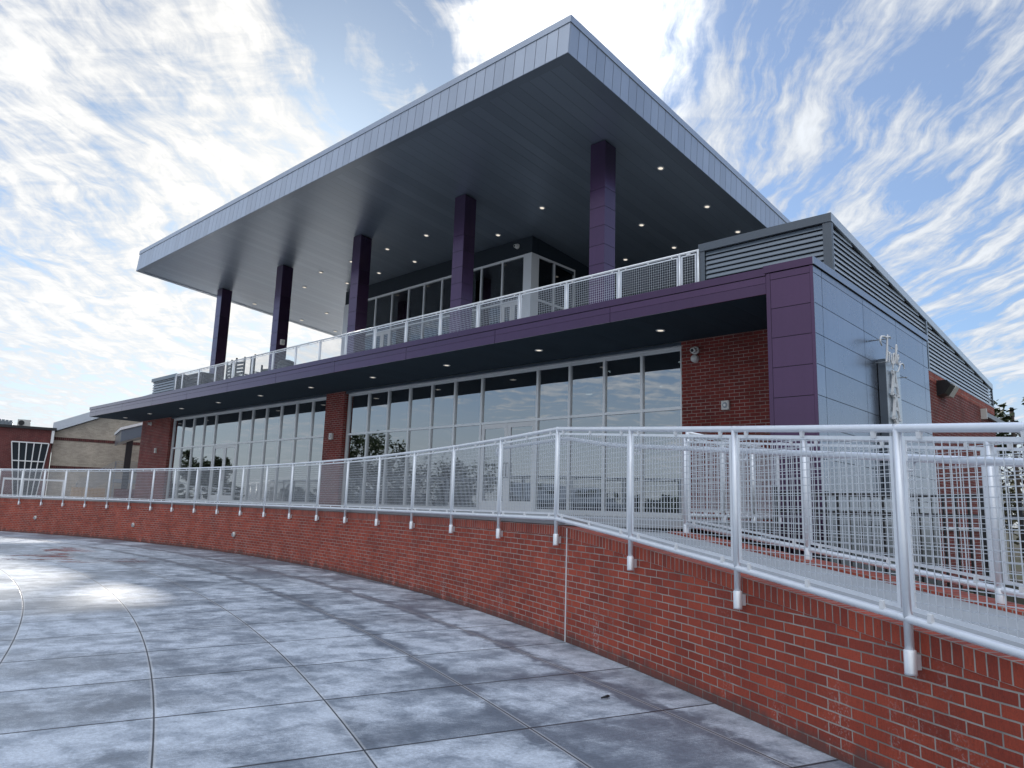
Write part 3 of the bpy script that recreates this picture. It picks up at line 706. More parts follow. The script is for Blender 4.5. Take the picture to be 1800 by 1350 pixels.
# ------------------------------------------------------------------ guardrails with wire mesh panels
def wire(mb, a, b, r=.0028):
    a, b = Vector(a), Vector(b); d_ = (b-a).normalized(); ref = Vector((0, 0, 1)) if abs(d_.z) < .9 else Vector((1, 0, 0))
    s = d_.cross(ref).normalized()*r; u = s.cross(d_)
    q = [s+u, u-s, -s-u, s-u]
    for i in range(4):
        j = (i+1) % 4; mb.face([a+q[i], a+q[j], b+q[j], b+q[i]])
def mesh_panel(parent, p0, p1, zb0, zb1, zt0, zt1, pitch=.0508, inset=.037, fw=.023, fd=.012, clips=True, wr=.0024, out=None):
    """p0,p1: plan points of the posts; frame between bottom (zb) and top (zt) rails"""
    p0, p1 = Vector((p0[0], p0[1], 0)), Vector((p1[0], p1[1], 0)); L = (p1-p0).length; t = (p1-p0)/L; nrm = Vector((t.y, -t.x, 0))
    if out is not None and nrm.dot(Vector(out)) < 0: nrm = -nrm
    f0, f1 = inset, L-inset
    zb = lambda s: zb0+(zb1-zb0)*s/L+.046
    zt = lambda s: zt0+(zt1-zt0)*s/L-.046
    P = lambda s, z, o=0.: p0+t*s+nrm*o+Vector((0, 0, z))
    mb = MB(); h = fd/2
    def fbar(sa, za0, za1, sb, zb0_, zb1_):
        mb.hexa([P(sa, za0, h), P(sb, zb0_, h), P(sb, zb0_, -h), P(sa, za0, -h)], [P(sa, za1, h), P(sb, zb1_, h), P(sb, zb1_, -h), P(sa, za1, -h)])
    fbar(f0, zb(f0), zb(f0)+fw, f1, zb(f1), zb(f1)+fw); fbar(f0, zt(f0)-fw, zt(f0), f1, zt(f1)-fw, zt(f1))
    fbar(f0, zb(f0)+fw, zt(f0)-fw, f0+fw, zb(f0+fw)+fw, zt(f0+fw)-fw); fbar(f1-fw, zb(f1-fw)+fw, zt(f1-fw)-fw, f1, zb(f1)+fw, zt(f1)-fw)
    pn = mb.build('mesh_panel', M['alu_post'], parent, tidy=False)
    wm = MB(); a0, a1 = f0+fw*.6, f1-fw*.6; k = int((a1-a0)/pitch); off = ((a1-a0)-k*pitch)/2
    for i in range(k+1):
        s = a0+off+i*pitch; wire(wm, P(s, zb(s)+fw*.5, .0025), P(s, zt(s)-fw*.5, .0025), wr)
    zlo, zhi = min(zb(f0), zb(f1)), max(zt(f0), zt(f1)); z = zlo+.03
    while z < zhi:
        sa, sb = a0, a1
        def lim(fn, above):
            nonlocal sa, sb
            va, vb = fn(a0)-z, fn(a1)-z
            if not above: va, vb = -va, -vb           # keep where v > 0
            if va < 0 and vb < 0: sa, sb = 1, 0
            elif va*vb < 0:
                s = a0+(a1-a0)*va/(va-vb)
                if va < 0: sa = max(sa, s)
                else: sb = min(sb, s)
        lim(lambda s: zt(s)-fw*.5, True); lim(lambda s: zb(s)+fw*.5, False)
        if sb-sa > .05: wire(wm, P(sa, z, -.0025), P(sb, z, -.0025), wr)
        z += pitch
    wm.build('wire_mesh', M['wire'], pn, tidy=False)
    if clips:
        for s in (f0+.13, (f0+f1)/2, f1-.13):
            for top in (1, 0):
                c = MB()
                if top: c.hexa([P(s-.014, zt(s)-.014, .018), P(s+.014, zt(s)-.014, .018), P(s+.014, zt(s)-.014, .007), P(s-.014, zt(s)-.014, .007)], [P(s-.014, zt(s)+.026, .022), P(s+.014, zt(s)+.026, .022), P(s+.014, zt(s)+.03, -.004), P(s-.014, zt(s)+.03, -.004)])
                else: c.hexa([P(s-.014, zb(s)-.03, .022), P(s+.014, zb(s)-.03, .022), P(s+.014, zb(s)-.03, -.004), P(s-.014, zb(s)-.03, -.004)], [P(s-.014, zb(s)+.012, .018), P(s+.014, zb(s)+.012, .018), P(s+.014, zb(s)+.016, .007), P(s-.014, zb(s)+.016, .007)])
                c.build('clip', M['white'], pn, tidy=False)
    return pn
def rail_post(parent, p, z0, z1, r=.0242, sleeve=None, side=None):
    mb = MB(); mb.tube([(p[0], p[1], z0), (p[0], p[1], z1)], r, 16)
    po = mb.build('post', M['alu_post'], parent, tidy=True)
    if sleeve:
        s = MB(); s.lathe([(r+.009, z0-.012), (r+.008, z0), (r+.008, z0+sleeve), (r+.003, z0+sleeve+.004)], (p[0], p[1], 0), n=20)
        if side is not None:
            t = Vector((-side[1], side[0], 0)); c = Vector((p[0], p[1], z0+sleeve/2-.005))+Vector((side[0], side[1], 0))*.050
            s.obox(c, (t, side if len(side) == 3 else (*side, 0), (0, 0, 1)), (.010, .014, sleeve/2*.7))
        s.build('base_sleeve', M['alu_post'], po, tidy=True)
    return po
# outer guardrail, side-mounted on the curved wall
GR = thing('guardrail', 'silver pipe guardrail with wire mesh panels mounted on the curved brick wall', 'guardrail', wp(66.2, RW-.07, 1.07))
PA = [114.3, 112.2, 110.15, 108.09, 106.08, 104.1, 102.05, 99.98, 97.89, 95.82, 93.79, 91.68, 89.53, 87.37, 85.21, 82.95, 80.64, 78.35, 75.95, 73.55, 71.12, 68.65, 66.21, 63.80, 61.42, 59.13, 56.85, 54.6, 52.4]
RP = RW-.066
tp = MB(); bp_ = MB()
for i, a in enumerate(PA):
    p = wp(a, RP); sd = (math.cos(R(a)), math.sin(R(a)))
    rail_post(GR, p, ztop(a)-.215, ztr(a)+.022, sleeve=.115, side=sd)
    if i:
        a0 = PA[i-1]; q = wp(a0, RP)
        mesh_panel(GR, q, p, zbr(a0), zbr(a), ztr(a0), ztr(a), clips=True, out=(-sd[0], -sd[1], 0), wr=.0025 if a < 70 else .0023)
for fn, name in ((ztr, 'top_rail'), (zbr, 'bottom_rail')):
    rb = MB().tube([wp(a, RP, fn(a)) for a in PA], .0242, 16)
    for a in PA:
        for da in (.085, -.085): rb.tube([wp(a+da-.008, RP, fn(a+da-.008)), wp(a+da+.008, RP, fn(a+da+.008))], .0256, 16, False)
    rb.build(name, M['alu_post'], GR, tidy=True)
ha = [69.15, 68.6, 67.4, 66.3] + [66.0-.5*k for k in range(30)]
hz = lambda a: ztr(a)-.105 if a > 66.2 else ztr(a)-.105-.06*min(1., (66.2-a)/1.5)
pts = [wp(a, RW+.045, hz(a)) for a in ha]
pts = [pts[0]+Vector((.0, 0, -.11)), pts[0]+Vector((-.01, .0, -.04))] + pts
hr = MB().tube(pts, .0225, 14).build('handrail', M['alu_post'], GR, tidy=True)
for a in PA:
    if 53 < a < 68:
        MB().tube([wp(a, RP+.02, hz(a)-.07), wp(a, RW+.03, hz(a)-.07), wp(a, RW+.045, hz(a)-.02)], .008, 8).build('bracket', M['alu_post'], hr)
# inner guardrail on the curb wall of the ramp
GI = thing('guardrail', 'second silver mesh guardrail beyond the ramp, standing on the low brick curb', 'guardrail', wp(60, RW+1.3, .8))
PI_ = [65.25, 62.55, 59.95, 57.4, 54.9, 52.4]; RI = RW+1.28
for i, a in enumerate(PI_):
    p = wp(a, RI); rail_post(GI, p, ztop(a)+.015, ztr(a)+.022, sleeve=.10)
    if i:
        a0 = PI_[i-1]; mesh_panel(GI, wp(a0, RI), p, zbr(a0)+.04, zbr(a)+.04, ztr(a0), ztr(a), out=(-1, -1, 0))
MB().tube([wp(a, RI, ztr(a)) for a in PI_], .0242, 14).build('top_rail', M['alu_post'], GI)
MB().tube([wp(a, RI, zbr(a)+.04) for a in PI_], .0242, 14).build('bottom_rail', M['alu_post'], GI)
# guardrail along the open end of the deck, from the ramp curb back to the building
GD = thing('guardrail', 'short mesh guardrail closing the deck end between ramp and purple pier', 'guardrail', (-4.5, 8.7, 1.38))
p0 = wp(65.25, RI)+Vector((-.04, .12, 0)); p1 = Vector((-4.60, 10.75, 0)); nd = 3
dp = [p0+(p1-p0)*k/nd for k in range(nd+1)]
for i, p in enumerate(dp):
    rail_post(GD, p, 1.38, 2.447, sleeve=.08)
    if i: mesh_panel(GD, dp[i-1], p, 1.45, 1.45, 2.425, 2.425, out=(-1, 0, 0))
MB().tube([Vector((p.x, p.y, 2.425)) for p in dp], .0242, 12).build('top_rail', M['alu_post'], GD)
MB().tube([Vector((p.x, p.y, 1.45)) for p in dp], .0242, 12).build('bottom_rail', M['alu_post'], GD)
# terrace guardrail
GT = thing('guardrail', 'straight mesh guardrail along the upper terrace above the purple fascia', 'guardrail', (-18, 12.085, 5.36))
PX = [-29.95, -29.333, -27.868, -26.475, -25.07, -23.689, -22.308, -20.875, -19.478, -18.10, -16.69, -15.31, -13.924, -12.55, -11.172, -9.788, -8.405, -6.995, -6.60]
for i, x in enumerate(PX):
    rail_post(GT, (x, 12.085), 5.36, 6.44, sleeve=.06)
    if i: mesh_panel(GT, (PX[i-1], 12.085), (x, 12.085), 5.42, 5.42, 6.42, 6.42, out=(0, -1, 0), pitch=.0508, wr=.0021)
MB().tube([(PX[0], 12.085, 6.42), (PX[-1], 12.085, 6.42)], .0242, 12).build('top_rail', M['alu_post'], GT)
MB().tube([(PX[0], 12.085, 5.42), (PX[-1], 12.085, 5.42)], .0242, 12).build('bottom_rail', M['alu_post'], GT)

# ------------------------------------------------------------------ recessed downlights
def downlight(loc, tilt, label, group, on=True):
    t = thing('downlight', label, 'light', loc, group); t.rotation_euler = (tilt, 0, 0)
    for n_, mb_, m_ in (('trim_ring', MB().lathe([(.058, -.002), (.066, -.010), (.088, -.010), (.092, -.004), (.092, .006)], n=20, cap=False), 'offwhite'),
                        ('lens', MB().lathe([(.060, -.004), (.060, .0)], n=20), 'lamp')):
        o = mb_.build(n_, M[m_]); o.parent = t
    return t
UP = {'front': (14.71, [-17.86, -19.93, -22.05, -24.07]), 'middle': (15.95, [-15.78, -19.94, -22.04, -24.11]), 'wide': (15.30, [-9.38, -13.37, -26.18, -30.31]),
      'rear': (17.74, [-9.39, -11.54, -28.28, -30.37]), 'last': (19.60, [-9.39, -11.54, -13.38, -30.35])}
ORD = ['rightmost', 'second from right', 'third from right', 'fourth from right', 'fifth from right', 'sixth from right', 'seventh from right', 'eighth from right', 'ninth from right', 'leftmost']
ROWN = {'front': 'front row', 'middle': 'row nearest the windows', 'wide': 'widest row', 'rear': 'row beside the room', 'last': 'rear row'}
for k, (y, xs) in UP.items():
    for i, x in enumerate(xs):
        o_ = 'leftmost' if i == len(xs)-1 else ORD[i]
        downlight((x, y, zs(y)+.004), -TH, 'downlight in the big roof soffit, %s in the %s' % (o_, ROWN[k]), 'downlights in the big roof soffit')
LX = [-7.374, -10.474, -13.51, -16.557, -19.68, -22.76, -25.80, -28.90, -32.0, -34.72]
for i, x in enumerate(LX):
    downlight((x, 12.0, 4.953), 0, 'round downlight in the dark balcony soffit, %s of the single row' % ORD[i], 'downlights under the balcony')

# ------------------------------------------------------------------ small fixtures
def camera_dome(loc, label, twin=True):
    t = thing('security_camera', label, 'security camera', loc)
    mb = MB(); mb.lathe([(.085, 0), (.085, -.03), (.075, -.05)], (0, 0, 0), axis='y', n=20); mb.build('mount', M['offwhite'], None).parent = t
    mb = MB(); mb.tube([(0, -.05, 0), (0, -.10, -.01), (0, -.15, -.02)], [.055, .06, .05], 14); mb.build('housing', M['offwhite'], None).parent = t
    mb = MB(); mb.lathe([(.034, -.158), (.034, -.150)], (0, 0, -.02), axis='y', n=16); mb.build('lens', M['dark'], None).parent = t
    if twin:
        mb = MB(); mb.lathe([(.02, -.13), (.055, -.115), (.075, -.08), (.08, -.03), (.08, 0)], (0, 0, -.17), axis='y', n=20); mb.build('dome', M['offwhite'], None).parent = t
    return t
camera_dome((-7.20, YB-.002, 4.72), 'twin white security camera on the brick beside the right window')
camera_dome((-34.5, YB-.002, 4.78), 'small white security camera at the top of the far left brick pier', False)
camera_dome((-15.45, YU+.028, 9.83), 'white security camera on the dark band above the upper room windows', False)
def box_fixture(name, label, cat, loc, w, h, dpt, rnd=.02):
    t = thing(name, label, cat, loc)
    o = MB().box(-w/2, w/2, -dpt, 0, -h/2, h/2).build('housing', M['offwhite'], None, bevel=.012); o.parent = t
    o = MB().lathe([(min(w, h)*.3, -dpt-.008), (min(w, h)*.34, -dpt-.002), (min(w, h)*.34, -dpt)], axis='y', n=16).build('sounder_grille', M['grey'], None); o.parent = t
    o = MB().lathe([(min(w, h)*.16, -dpt-.014), (min(w, h)*.16, -dpt-.008)], axis='y', n=12).build('strobe_lens', M['lens'], None); o.parent = t
    return t
box_fixture('alarm_sounder', 'white square alarm sounder on the brick between window and purple pier', 'alarm', (-6.56, YB-.002, 3.56), .16, .18, .07)
box_fixture('alarm_sounder', 'white alarm box on the narrow brick pier between the two windows', 'alarm', (-19.95, YB-.002, 3.56), .16, .20, .08)
box_fixture('alarm_sounder', 'white alarm box on the far left brick pier', 'alarm', (-33.6, YB-.002, 3.54), .13, .22, .08)
box_fixture('alarm_sounder', 'white alarm box on the dark side of the second purple column from the left', 'alarm', (-25.102+WC+.002, 13.66, 7.35), .16, .20, .08).rotation_euler = (0, 0, R(90))
t = thing('floodlight', 'flat white floodlight lying on the coping before the dark louvers', 'light', (-6.15, 11.62, 5.378))
MB().box(-6.48, -5.82, 11.5, 11.74, 5.40, 5.47).build('housing', M['white'], t, bevel=.01)
MB().box(-6.2, -6.1, 11.56, 11.68, 5.378, 5.40).build('foot', M['grey'], t)
# wall pack on the side wall
t = thing('wall_lamp', 'dark wedge-shaped wall lamp on the brick side wall under the louvers', 'light', (-4.139, 18.5, 4.44))
mb = MB(); mb.prism([(-4.137, 18.28, 4.60), (-3.93, 18.28, 4.60), (-3.85, 18.28, 4.50), (-3.98, 18.28, 4.30), (-4.137, 18.28, 4.26)], (0, .40, 0)); mb.build('housing', M['dark'], t, tidy=False)
mb = MB(); mb.prism([(-3.915, 18.69, 4.60), (-3.83, 18.69, 4.50), (-3.965, 18.69, 4.28), (-4.1, 18.69, 4.28), (-4.1, 18.69, 4.60)], (0, .28, 0)); mb.build('lens', M['lens'], t, tidy=False)
# small knobs (step lights) on the curved wall
for a, z, l in ((106.53, .59, 'small round pale wall light low on the curved brick wall, leftmost of three'), (97.39, .55, 'small round pale wall light low on the curved brick wall, middle of three'), (87.9, .52, 'small square pale wall light low on the curved brick wall, nearest of three')):
    p = wp(a, RW-.001, z); t = thing('step_light', l, 'light', p, 'step lights in the curved wall')
    o = MB().lathe([(.075, 0), (.075, -.03), (.055, -.06)], axis='y', n=14).build('housing', M['offwhite'], None); o.parent = t
    o = MB().lathe([(.045, -.066), (.045, -.058)], axis='y', n=12).build('lens', M['grey'], None); o.parent = t
    t.rotation_euler = (0, 0, R(a-90))
# twig on the plaza
tag(MB().tube([(-3.62, 5.0, .012), (-3.60, 5.06, .02), (-3.61, 5.10, .012)], [.006, .012, .004], 6).build('twig', M['dark'], origin=(-3.62, 5.0, 0)), 'small dark twig lying on the pale concrete near the wall', 'twig')

# ------------------------------------------------------------------ vertical sign
SG = thing('sign', 'tall vertical sign with white script Triple above stacked letter As', 'sign', (XP1, 14.2, 1.9))
XS = -3.905
prof = [(13.80, 1.9), (14.66, 1.9), (14.66, 4.14)] + [(14.66-.16+.16*math.cos(R(q)), 4.14+.16*math.sin(R(q))) for q in range(15, 91, 15)] + [(13.80, 4.30)]
MB().prism([(XP1+.01, y, z) for y, z in prof], (XS-XP1-.01, 0, 0)).build('cabinet', M['slate'], SG, tidy=False)
ins = [(y+(.02 if y < 14 else -.02), z+(.02 if z < 2 else -.02)) for y, z in prof]
MB().prism([(XS+.001, y, z) for y, z in ins], (.006, 0, 0)).build('sign_face', M['louver_side'], SG, tidy=False)
def letterA(z0, h=.46, y0=13.93, w=.42):
    mb = MB(); x0 = XS+.03; e = (.035, 0, 0); y1 = y0+w; st = .062
    top = z0+h; ym = (y0+y1)/2
    mb.prism([(x0, y0+.02, z0+.06), (x0, y0+.02+st, z0+.06), (x0, ym+.03, top), (x0, ym-.05, top)], e)
    mb.prism([(x0, y1-.02-st, z0+.06), (x0, y1-.02, z0+.06), (x0, ym+.05, top-.002), (x0, ym-.02, top-.002)], e)
    mb.prism([(x0+.002, y0+.10, z0+.17), (x0+.002, y1-.10, z0+.17), (x0+.002, y1-.12, z0+.235), (x0+.002, y0+.12, z0+.235)], (.03, 0, 0))
    for yc in (y0+.06, y1-.06): mb.prism([(x0-.001, yc-.07, z0), (x0-.001, yc+.07, z0), (x0-.001, yc+.07, z0+.05), (x0-.001, yc-.07, z0+.05)], (.037, 0, 0))
    mb.prism([(x0-.001, ym-.13, top-.062), (x0-.001, ym-.04, top-.062), (x0-.001, ym-.04, top+.003), (x0-.001, ym-.13, top+.003)], (.037, 0, 0))
    return mb.build('letter', M['white'], SG, tidy=False)
for k in range(4): letterA(3.66-.43*k)
# script "Triple": brush strokes as flat tubes standing proud of the cabinet
XT = XS+.10
def stroke(pts, r=.020, name='letter'):
    P = [Vector((XT, 13.31+.93*y, 4.16+.80*z+.08*y)) for y, z in pts]; out_ = []
    for i in range(len(P)-1):
        p0_, p1_, p2_, p3_ = P[max(i-1, 0)], P[i], P[i+1], P[min(i+2, len(P)-1)]
        for k in range(6):
            t_ = k/6; out_.append(.5*((2*p1_)+(p2_-p0_)*t_+(2*p0_-5*p1_+4*p2_-p3_)*t_*t_+(3*p1_-p0_-3*p2_+p3_)*t_**3))
    out_.append(P[-1]); n_ = len(out_)
    rr_ = [r*(.55+.45*math.sin(math.pi*min(1, max(0, i/(n_-1))))) for i in range(n_)]
    return out_, rr_
strokes = {'T': [[(.02, .34), (-.06, .42), (-.02, .52), (.14, .56), (.32, .56), (.52, .60), (.58, .56)], [(.40, .63), (.36, .50), (.31, .25), (.26, .06), (.22, .00)]],
           'r': [[(.40, .26), (.42, .14), (.39, .00)], [(.41, .12), (.46, .22), (.52, .24)]],
           'i': [[(.57, .22), (.55, .08), (.57, -.01), (.62, .04)], [(.60, .33), (.61, .36)]],
           'p': [[(.68, .24), (.66, .06), (.62, -.12)], [(.67, .14), (.74, .25), (.79, .16), (.74, .01), (.67, .03)]],
           'l': [[(.84, .10), (.95, .38), (.92, .46), (.87, .30), (.86, .06), (.90, .01)]],
           'e': [[(.95, .10), (1.04, .18), (1.02, .24), (.96, .20), (.95, .06), (1.02, .01), (1.12, .10)], [(.80, -.16), (.95, -.14), (1.10, .02), (1.26, .06), (1.34, .02), (1.36, -.06)]]}
for ch, sts in strokes.items():
    mb = MB()
    for s_ in sts:
        pts, rr_ = stroke(s_, .019 if ch == 'T' else .015); mb.tube(pts, rr_, 8)
    mb.build('letter', M['white'], SG)
mb = MB()
for y, z in ((13.5, 4.58), (13.75, 4.64), (13.62, 4.2), (14.3, 4.35), (14.75, 4.1)): mb.tube([(XP1, y, z), (XT, y, z)], .010, 6)
mb.build('standoff', M['grey'], SG)
# pipe and pale conduit along the side wall
tag(MB().tube([(-4.10, 17.8, 1.34), (-4.10, 23.0, 1.34)], .04, 8).build('wall_pipe', M['white'], origin=(-4.10, 20, 1.34)), 'white horizontal pipe low on the brick side wall', 'pipe')
t = thing('awning_frame', 'pair of grey metal canopy beams bracketed to the far end of the side wall', 'canopy', (-4.1, 22.8, 4.4))
MB().box(-4.10, -4.02, 22.8, 42, 4.30, 4.42).build('beam', M['grey'], t); MB().box(-3.6, -3.52, 24.9, 42, 3.9, 4.02).build('beam', M['grey'], t)
mb = MB()
for y in (25, 28, 31, 34, 37, 40): mb.bar((-4.02, y, 4.36), (-3.6, y+.8, 3.96), .05, .05)
mb.build('cross_brace', M['grey'], t, tidy=False)
MB().box(-4.137, -4.0, 22.72, 22.8, 4.22, 4.5).build('bracket', M['offwhite'], t)
for y in (30, 41): MB().box(-3.62, -3.5, y, y+.12, 0, 3.9).build('post', M['grey'], t)

# ------------------------------------------------------------------ picket fence right of the ramp
FN = thing('picket_fence', 'black metal picket fence on the low ground behind the ramp', 'fence', (-3, 9.6, 0))
f0, f1 = Vector((-4.0, 9.25, 0)), Vector((4.6, 11.62, 0)); fd_ = (f1-f0).normalized(); FL = (f1-f0).length
for z in (1.76, 1.54, .22): MB().bar(f0+Vector((0, 0, z)), f1+Vector((0, 0, z)), .035, .045).build('rail', M['dark'], FN)
pk = MB().box(-.012, .012, -.012, .012, .10, 1.74).build('picket', M['dark'], FN); pk.location = f0+fd_*.10-Vector(FN.location)
for k in range(1, 66): copy_to(pk, FN, f0+fd_*(.10+.125*k)-Vector(FN.location))
for k in range(5):
    p = f0+fd_*(FL*k/4); MB().box(p.x-.03, p.x+.03, p.y-.03, p.y+.03, 0, 1.86).build('post', M['dark'], FN)

# ------------------------------------------------------------------ terrace furniture
def slat_chair(loc, rot, label, group=None, hgt=1.15):
    t = thing('slat_chair', label, 'chair', loc, group); t.rotation_euler = (0, 0, rot)
    def ch(mb, n_): o = mb.build(n_, M['chair'], None, tidy=False); o.parent = t; return o
    for x in (-.24, .24):
        for y, h in ((-.24, .66), (.24, hgt)): ch(MB().box(x-.025, x+.025, y-.025, y+.025, 0, h), 'leg')
        ch(MB().box(x-.035, x+.035, -.27, .26, .62, .65), 'armrest')
    mb = MB()
    for k in range(6): mb.box(-.215, .215, -.25+.082*k, -.185+.082*k, .42, .445)
    ch(mb, 'seat')
    mb = MB()
    for k in range(5): mb.box(-.215, .215, .225, .25, .50+.13*k, .59+.13*k)
    ch(mb, 'backrest')
    return t
for i, (x, y, z, r_, l) in enumerate(((-24.45, 12.75, 5.36, 2.9, 'charcoal slatted chair at the terrace rail, rightmost of the three by the rail'),
        (-25.3, 12.66, 5.36, 3.3, 'charcoal slatted chair at the terrace rail, middle of the three by the rail'),
        (-26.2, 12.72, 5.36, 3.0, 'charcoal slatted chair at the terrace rail, leftmost of the three by the rail'),
        (-25.7, 13.5, 5.36, .3, 'charcoal slatted chair on the terrace, standing behind the three by the rail'))):
    slat_chair((x, y, z), r_, l, 'slatted chairs on the terrace', 1.27)
t = thing('patio_table', 'dark slatted patio table with low shelf beside the leftmost column', 'table', (-29.0, 12.9, 5.36))
mb = MB()
for k in range(8): mb.box(-29.75, -28.25, 12.35+.11*k, 12.44+.11*k, 6.36, 6.40)
mb.build('tabletop', M['chair'], t, tidy=False)
for x in (-29.65, -28.35):
    for y in (12.42, 13.12): MB().box(x-.05, x+.05, y-.05, y+.05, 5.36, 6.36).build('leg', M['chair'], t)
mb = MB()
for k in range(6): mb.box(-29.6, -28.4, 12.39, 12.42, 5.5+.14*k, 5.58+.14*k)
mb.build('side_slats', M['chair'], t, tidy=False)
t = thing('trash_can', 'round charcoal bin right of the second purple column from the left', 'bin', (-22.75, 12.85, 5.36))
MB().lathe([(.27, 0), (.30, .04), (.31, .72), (.29, .74)], (-22.75, 12.85, 5.36), n=24).build('body', M['chair'], t)
MB().lathe([(.315, .745), (.315, .78), (.24, .90), (.10, .95), (.02, .955)], (-22.75, 12.85, 5.36), n=24).build('lid', M['dark'], t)

# ------------------------------------------------------------------ far left: neighbouring buildings
vd = Vector((-.966, .26, 0)).normalized(); td = Vector((vd.y, -vd.x, 0)); td = td if td.y > 0 else -td     # td runs to the right in view
O1 = Vector((-48.3, 12.95, 0))
def q3(s, z, dep=0.): p = O1+td*s+vd*dep; return (p.x, p.y, z)
TB = thing('gym_building', 'tan brick hall with a pale sloping roof edge, far left', 'building', O1)
def vface(mb, pts, dep0, dep1):
    mb.prism([q3(s, z, dep0) for s, z in pts], vd*(dep1-dep0)); return mb
mb = vface(MB(), [(0, 0), (15, 0), (15, 3.6), (5.5, 7.55), (0, 5.05)], 0, 25)
# planar uv on the front
tb = mb.build('wall', M['brick_tan'], TB, tidy=False)
vface(MB(), [(-.1, 5.05), (5.5, 7.57), (5.5, 8.12), (-.1, 5.58)], -.3, 25.1).build('roof', M['fascia'], TB, tidy=False)
vface(MB(), [(5.5, 7.57), (15.1, 3.6), (15.1, 4.1), (5.5, 8.12)], -.3, 25.1).build('roof', M['fascia'], TB, tidy=False)
for z in (4.62, 2.98): vface(MB(), [(0, z), (13 if z < 4 else 11.9, z), (13 if z < 4 else 11.9, z+.17), (0, z+.17)], -.03, .01).build('brick_band', M['brick_band'], TB, tidy=False)
BB = thing('brick_hall', 'low dark red brick building with a tapered window, far left edge', 'building', O1+td*-8)
vface(MB(), [(-4.8, 0), (-.05, 0), (-.05, 5.12), (-4.8, 5.12)], -.4, 18).build('wall', M['brick_far'], BB, tidy=False)
vface(MB(), [(-4.9, 5.121), (.1, 5.121), (.1, 5.26), (-4.9, 5.26)], -.55, 18.1).build('roof_edge', M['dark'], BB, tidy=False)
wf = MB(); wt = [(-1.95, 4.35), (-.18, 4.35)]; wb = [(-1.52, 1.2), (-.48, 1.2)]
def lerp(a, b, t_): return (a[0]+(b[0]-a[0])*t_, a[1]+(b[1]-a[1])*t_)
for k in range(6):
    a_, b_ = lerp(wt[0], wt[1], k/5), lerp(wb[0], wb[1], k/5); w_ = .026
    vface(wf, [(b_[0]-w_, b_[1]), (b_[0]+w_, b_[1]), (a_[0]+w_, a_[1]), (a_[0]-w_, a_[1])], -.52, -.40)
for f_ in (0., .33, .66, 1.):
    a_, b_ = lerp(wt[0], wb[0], f_), lerp(wt[1], wb[1], f_)
    vface(wf, [(a_[0], a_[1]-.03), (b_[0], a_[1]-.03), (b_[0], a_[1]+.03), (a_[0], a_[1]+.03)], -.525, -.40)
wo = wf.build('window', M['alu'], BB, tidy=False)
vface(MB(), [wb[0], wb[1], wt[1], wt[0]], -.44, -.402).build('pane', M['navy'], wo, tidy=False)
vface(MB(), [(-.12, 4.38), (.02, 4.38), (.02, 5.1), (-.12, 5.1)], -.5, -.38).build('downpipe', M['white'], BB, tidy=False)
vface(MB(), [(-4.7, 2.15), (-2.6, 2.15), (-2.6, 2.55), (-4.7, 2.55)], -1.6, -.41).build('door_canopy', M['grey'], BB, tidy=False)
t = thing('rooftop_screen', 'grey ribbed equipment screen on the dark brick roof', 'equipment screen', q3(-4, 5.26, 1))
mb = MB()
for k in range(14): vface(mb, [(-4.6+.18*k, 5.27), (-4.45+.18*k, 5.27), (-4.45+.18*k, 5.78-.012*k), (-4.6+.18*k, 5.78-.012*k)], .8, .86)
mb.build('panels', M['louver'], t, tidy=False); vface(MB(), [(-4.6, 5.27), (-2.1, 5.27), (-2.1, 5.55), (-4.6, 5.70)], .9, 3).build('frame', M['grey'], t, tidy=False)
t = thing('air_conditioner', 'small white air conditioning unit on the dark brick roof', 'air conditioner', q3(-1.6, 5.26, .8))
vface(MB(), [(-1.85, 5.29), (-1.22, 5.29), (-1.22, 5.70), (-1.85, 5.70)], .5, .9).build('housing', M['offwhite'], t, tidy=False)
vface(MB(), [(-1.66+.15*math.cos(R(q)), 5.5+.15*math.sin(R(q))) for q in range(0, 360, 24)], .47, .499).build('fan_grille', M['dark'], t, tidy=False)
vface(MB(), [(-1.8, 5.262), (-1.3, 5.262), (-1.3, 5.288), (-1.8, 5.288)], .55, .85).build('feet', M['dark'], t, tidy=False)
# entrance canopy on a dark post with a brick base, nearer
O2 = Vector((-41.5, 14.6, 0))
def q4(s, z, dep=0.): p = O2+td*s+vd*dep; return (p.x, p.y, z)
def vf4(mb, pts, d0, d1): mb.prism([q4(s, z, d0) for s, z in pts], vd*(d1-d0)); return mb
CN = thing('entrance_canopy', 'grey sloping entrance canopy on a black post beside the far brick pier', 'canopy', O2)
vf4(MB(), [(-.35, 4.35), (4.5, 6.1), (4.5, 6.7), (-.35, 4.95)], 0, 4).build('fascia', M['louver'], CN, tidy=False)
vf4(MB(), [(-.42, 4.96), (4.5, 6.72), (4.5, 6.86), (-.42, 5.10)], -.1, 4.1).build('roof', M['white'], CN, tidy=False)
vf4(MB(), [(-.02, 1.8), (.28, 1.8), (.28, 4.5), (-.02, 4.38)], .3, .6).build('post', M['dark'], CN, tidy=False)
vf4(MB(), [(-.3, 0), (.6, 0), (.6, 1.9), (-.3, 1.9)], .0, .9).build('base_pier', M['brick_far'], CN, tidy=False)
ST = thing('stair_railing', 'grey metal stair and landing railing against the tan hall', 'railing', q3(3, 1.4, -2))
for k in range(9):
    z = 2.62+.11*k
    MB().bar(q3(3.2, z, -2), q3(8.5, z, -2), .025, .025).build('rail', M['grey'], ST); MB().bar(q3(1.4, z-1.25, -2), q3(3.2, z, -2), .025, .025).build('rail', M['grey'], ST)
for s in (1.4, 3.2, 4.4, 5.6, 6.8, 8.0): MB().bar(q3(s, .0 if s > 2 else 0., -2), q3(s, 3.5 if s > 2 else 2.2, -2), .05, .05).build('post', M['grey'], ST)
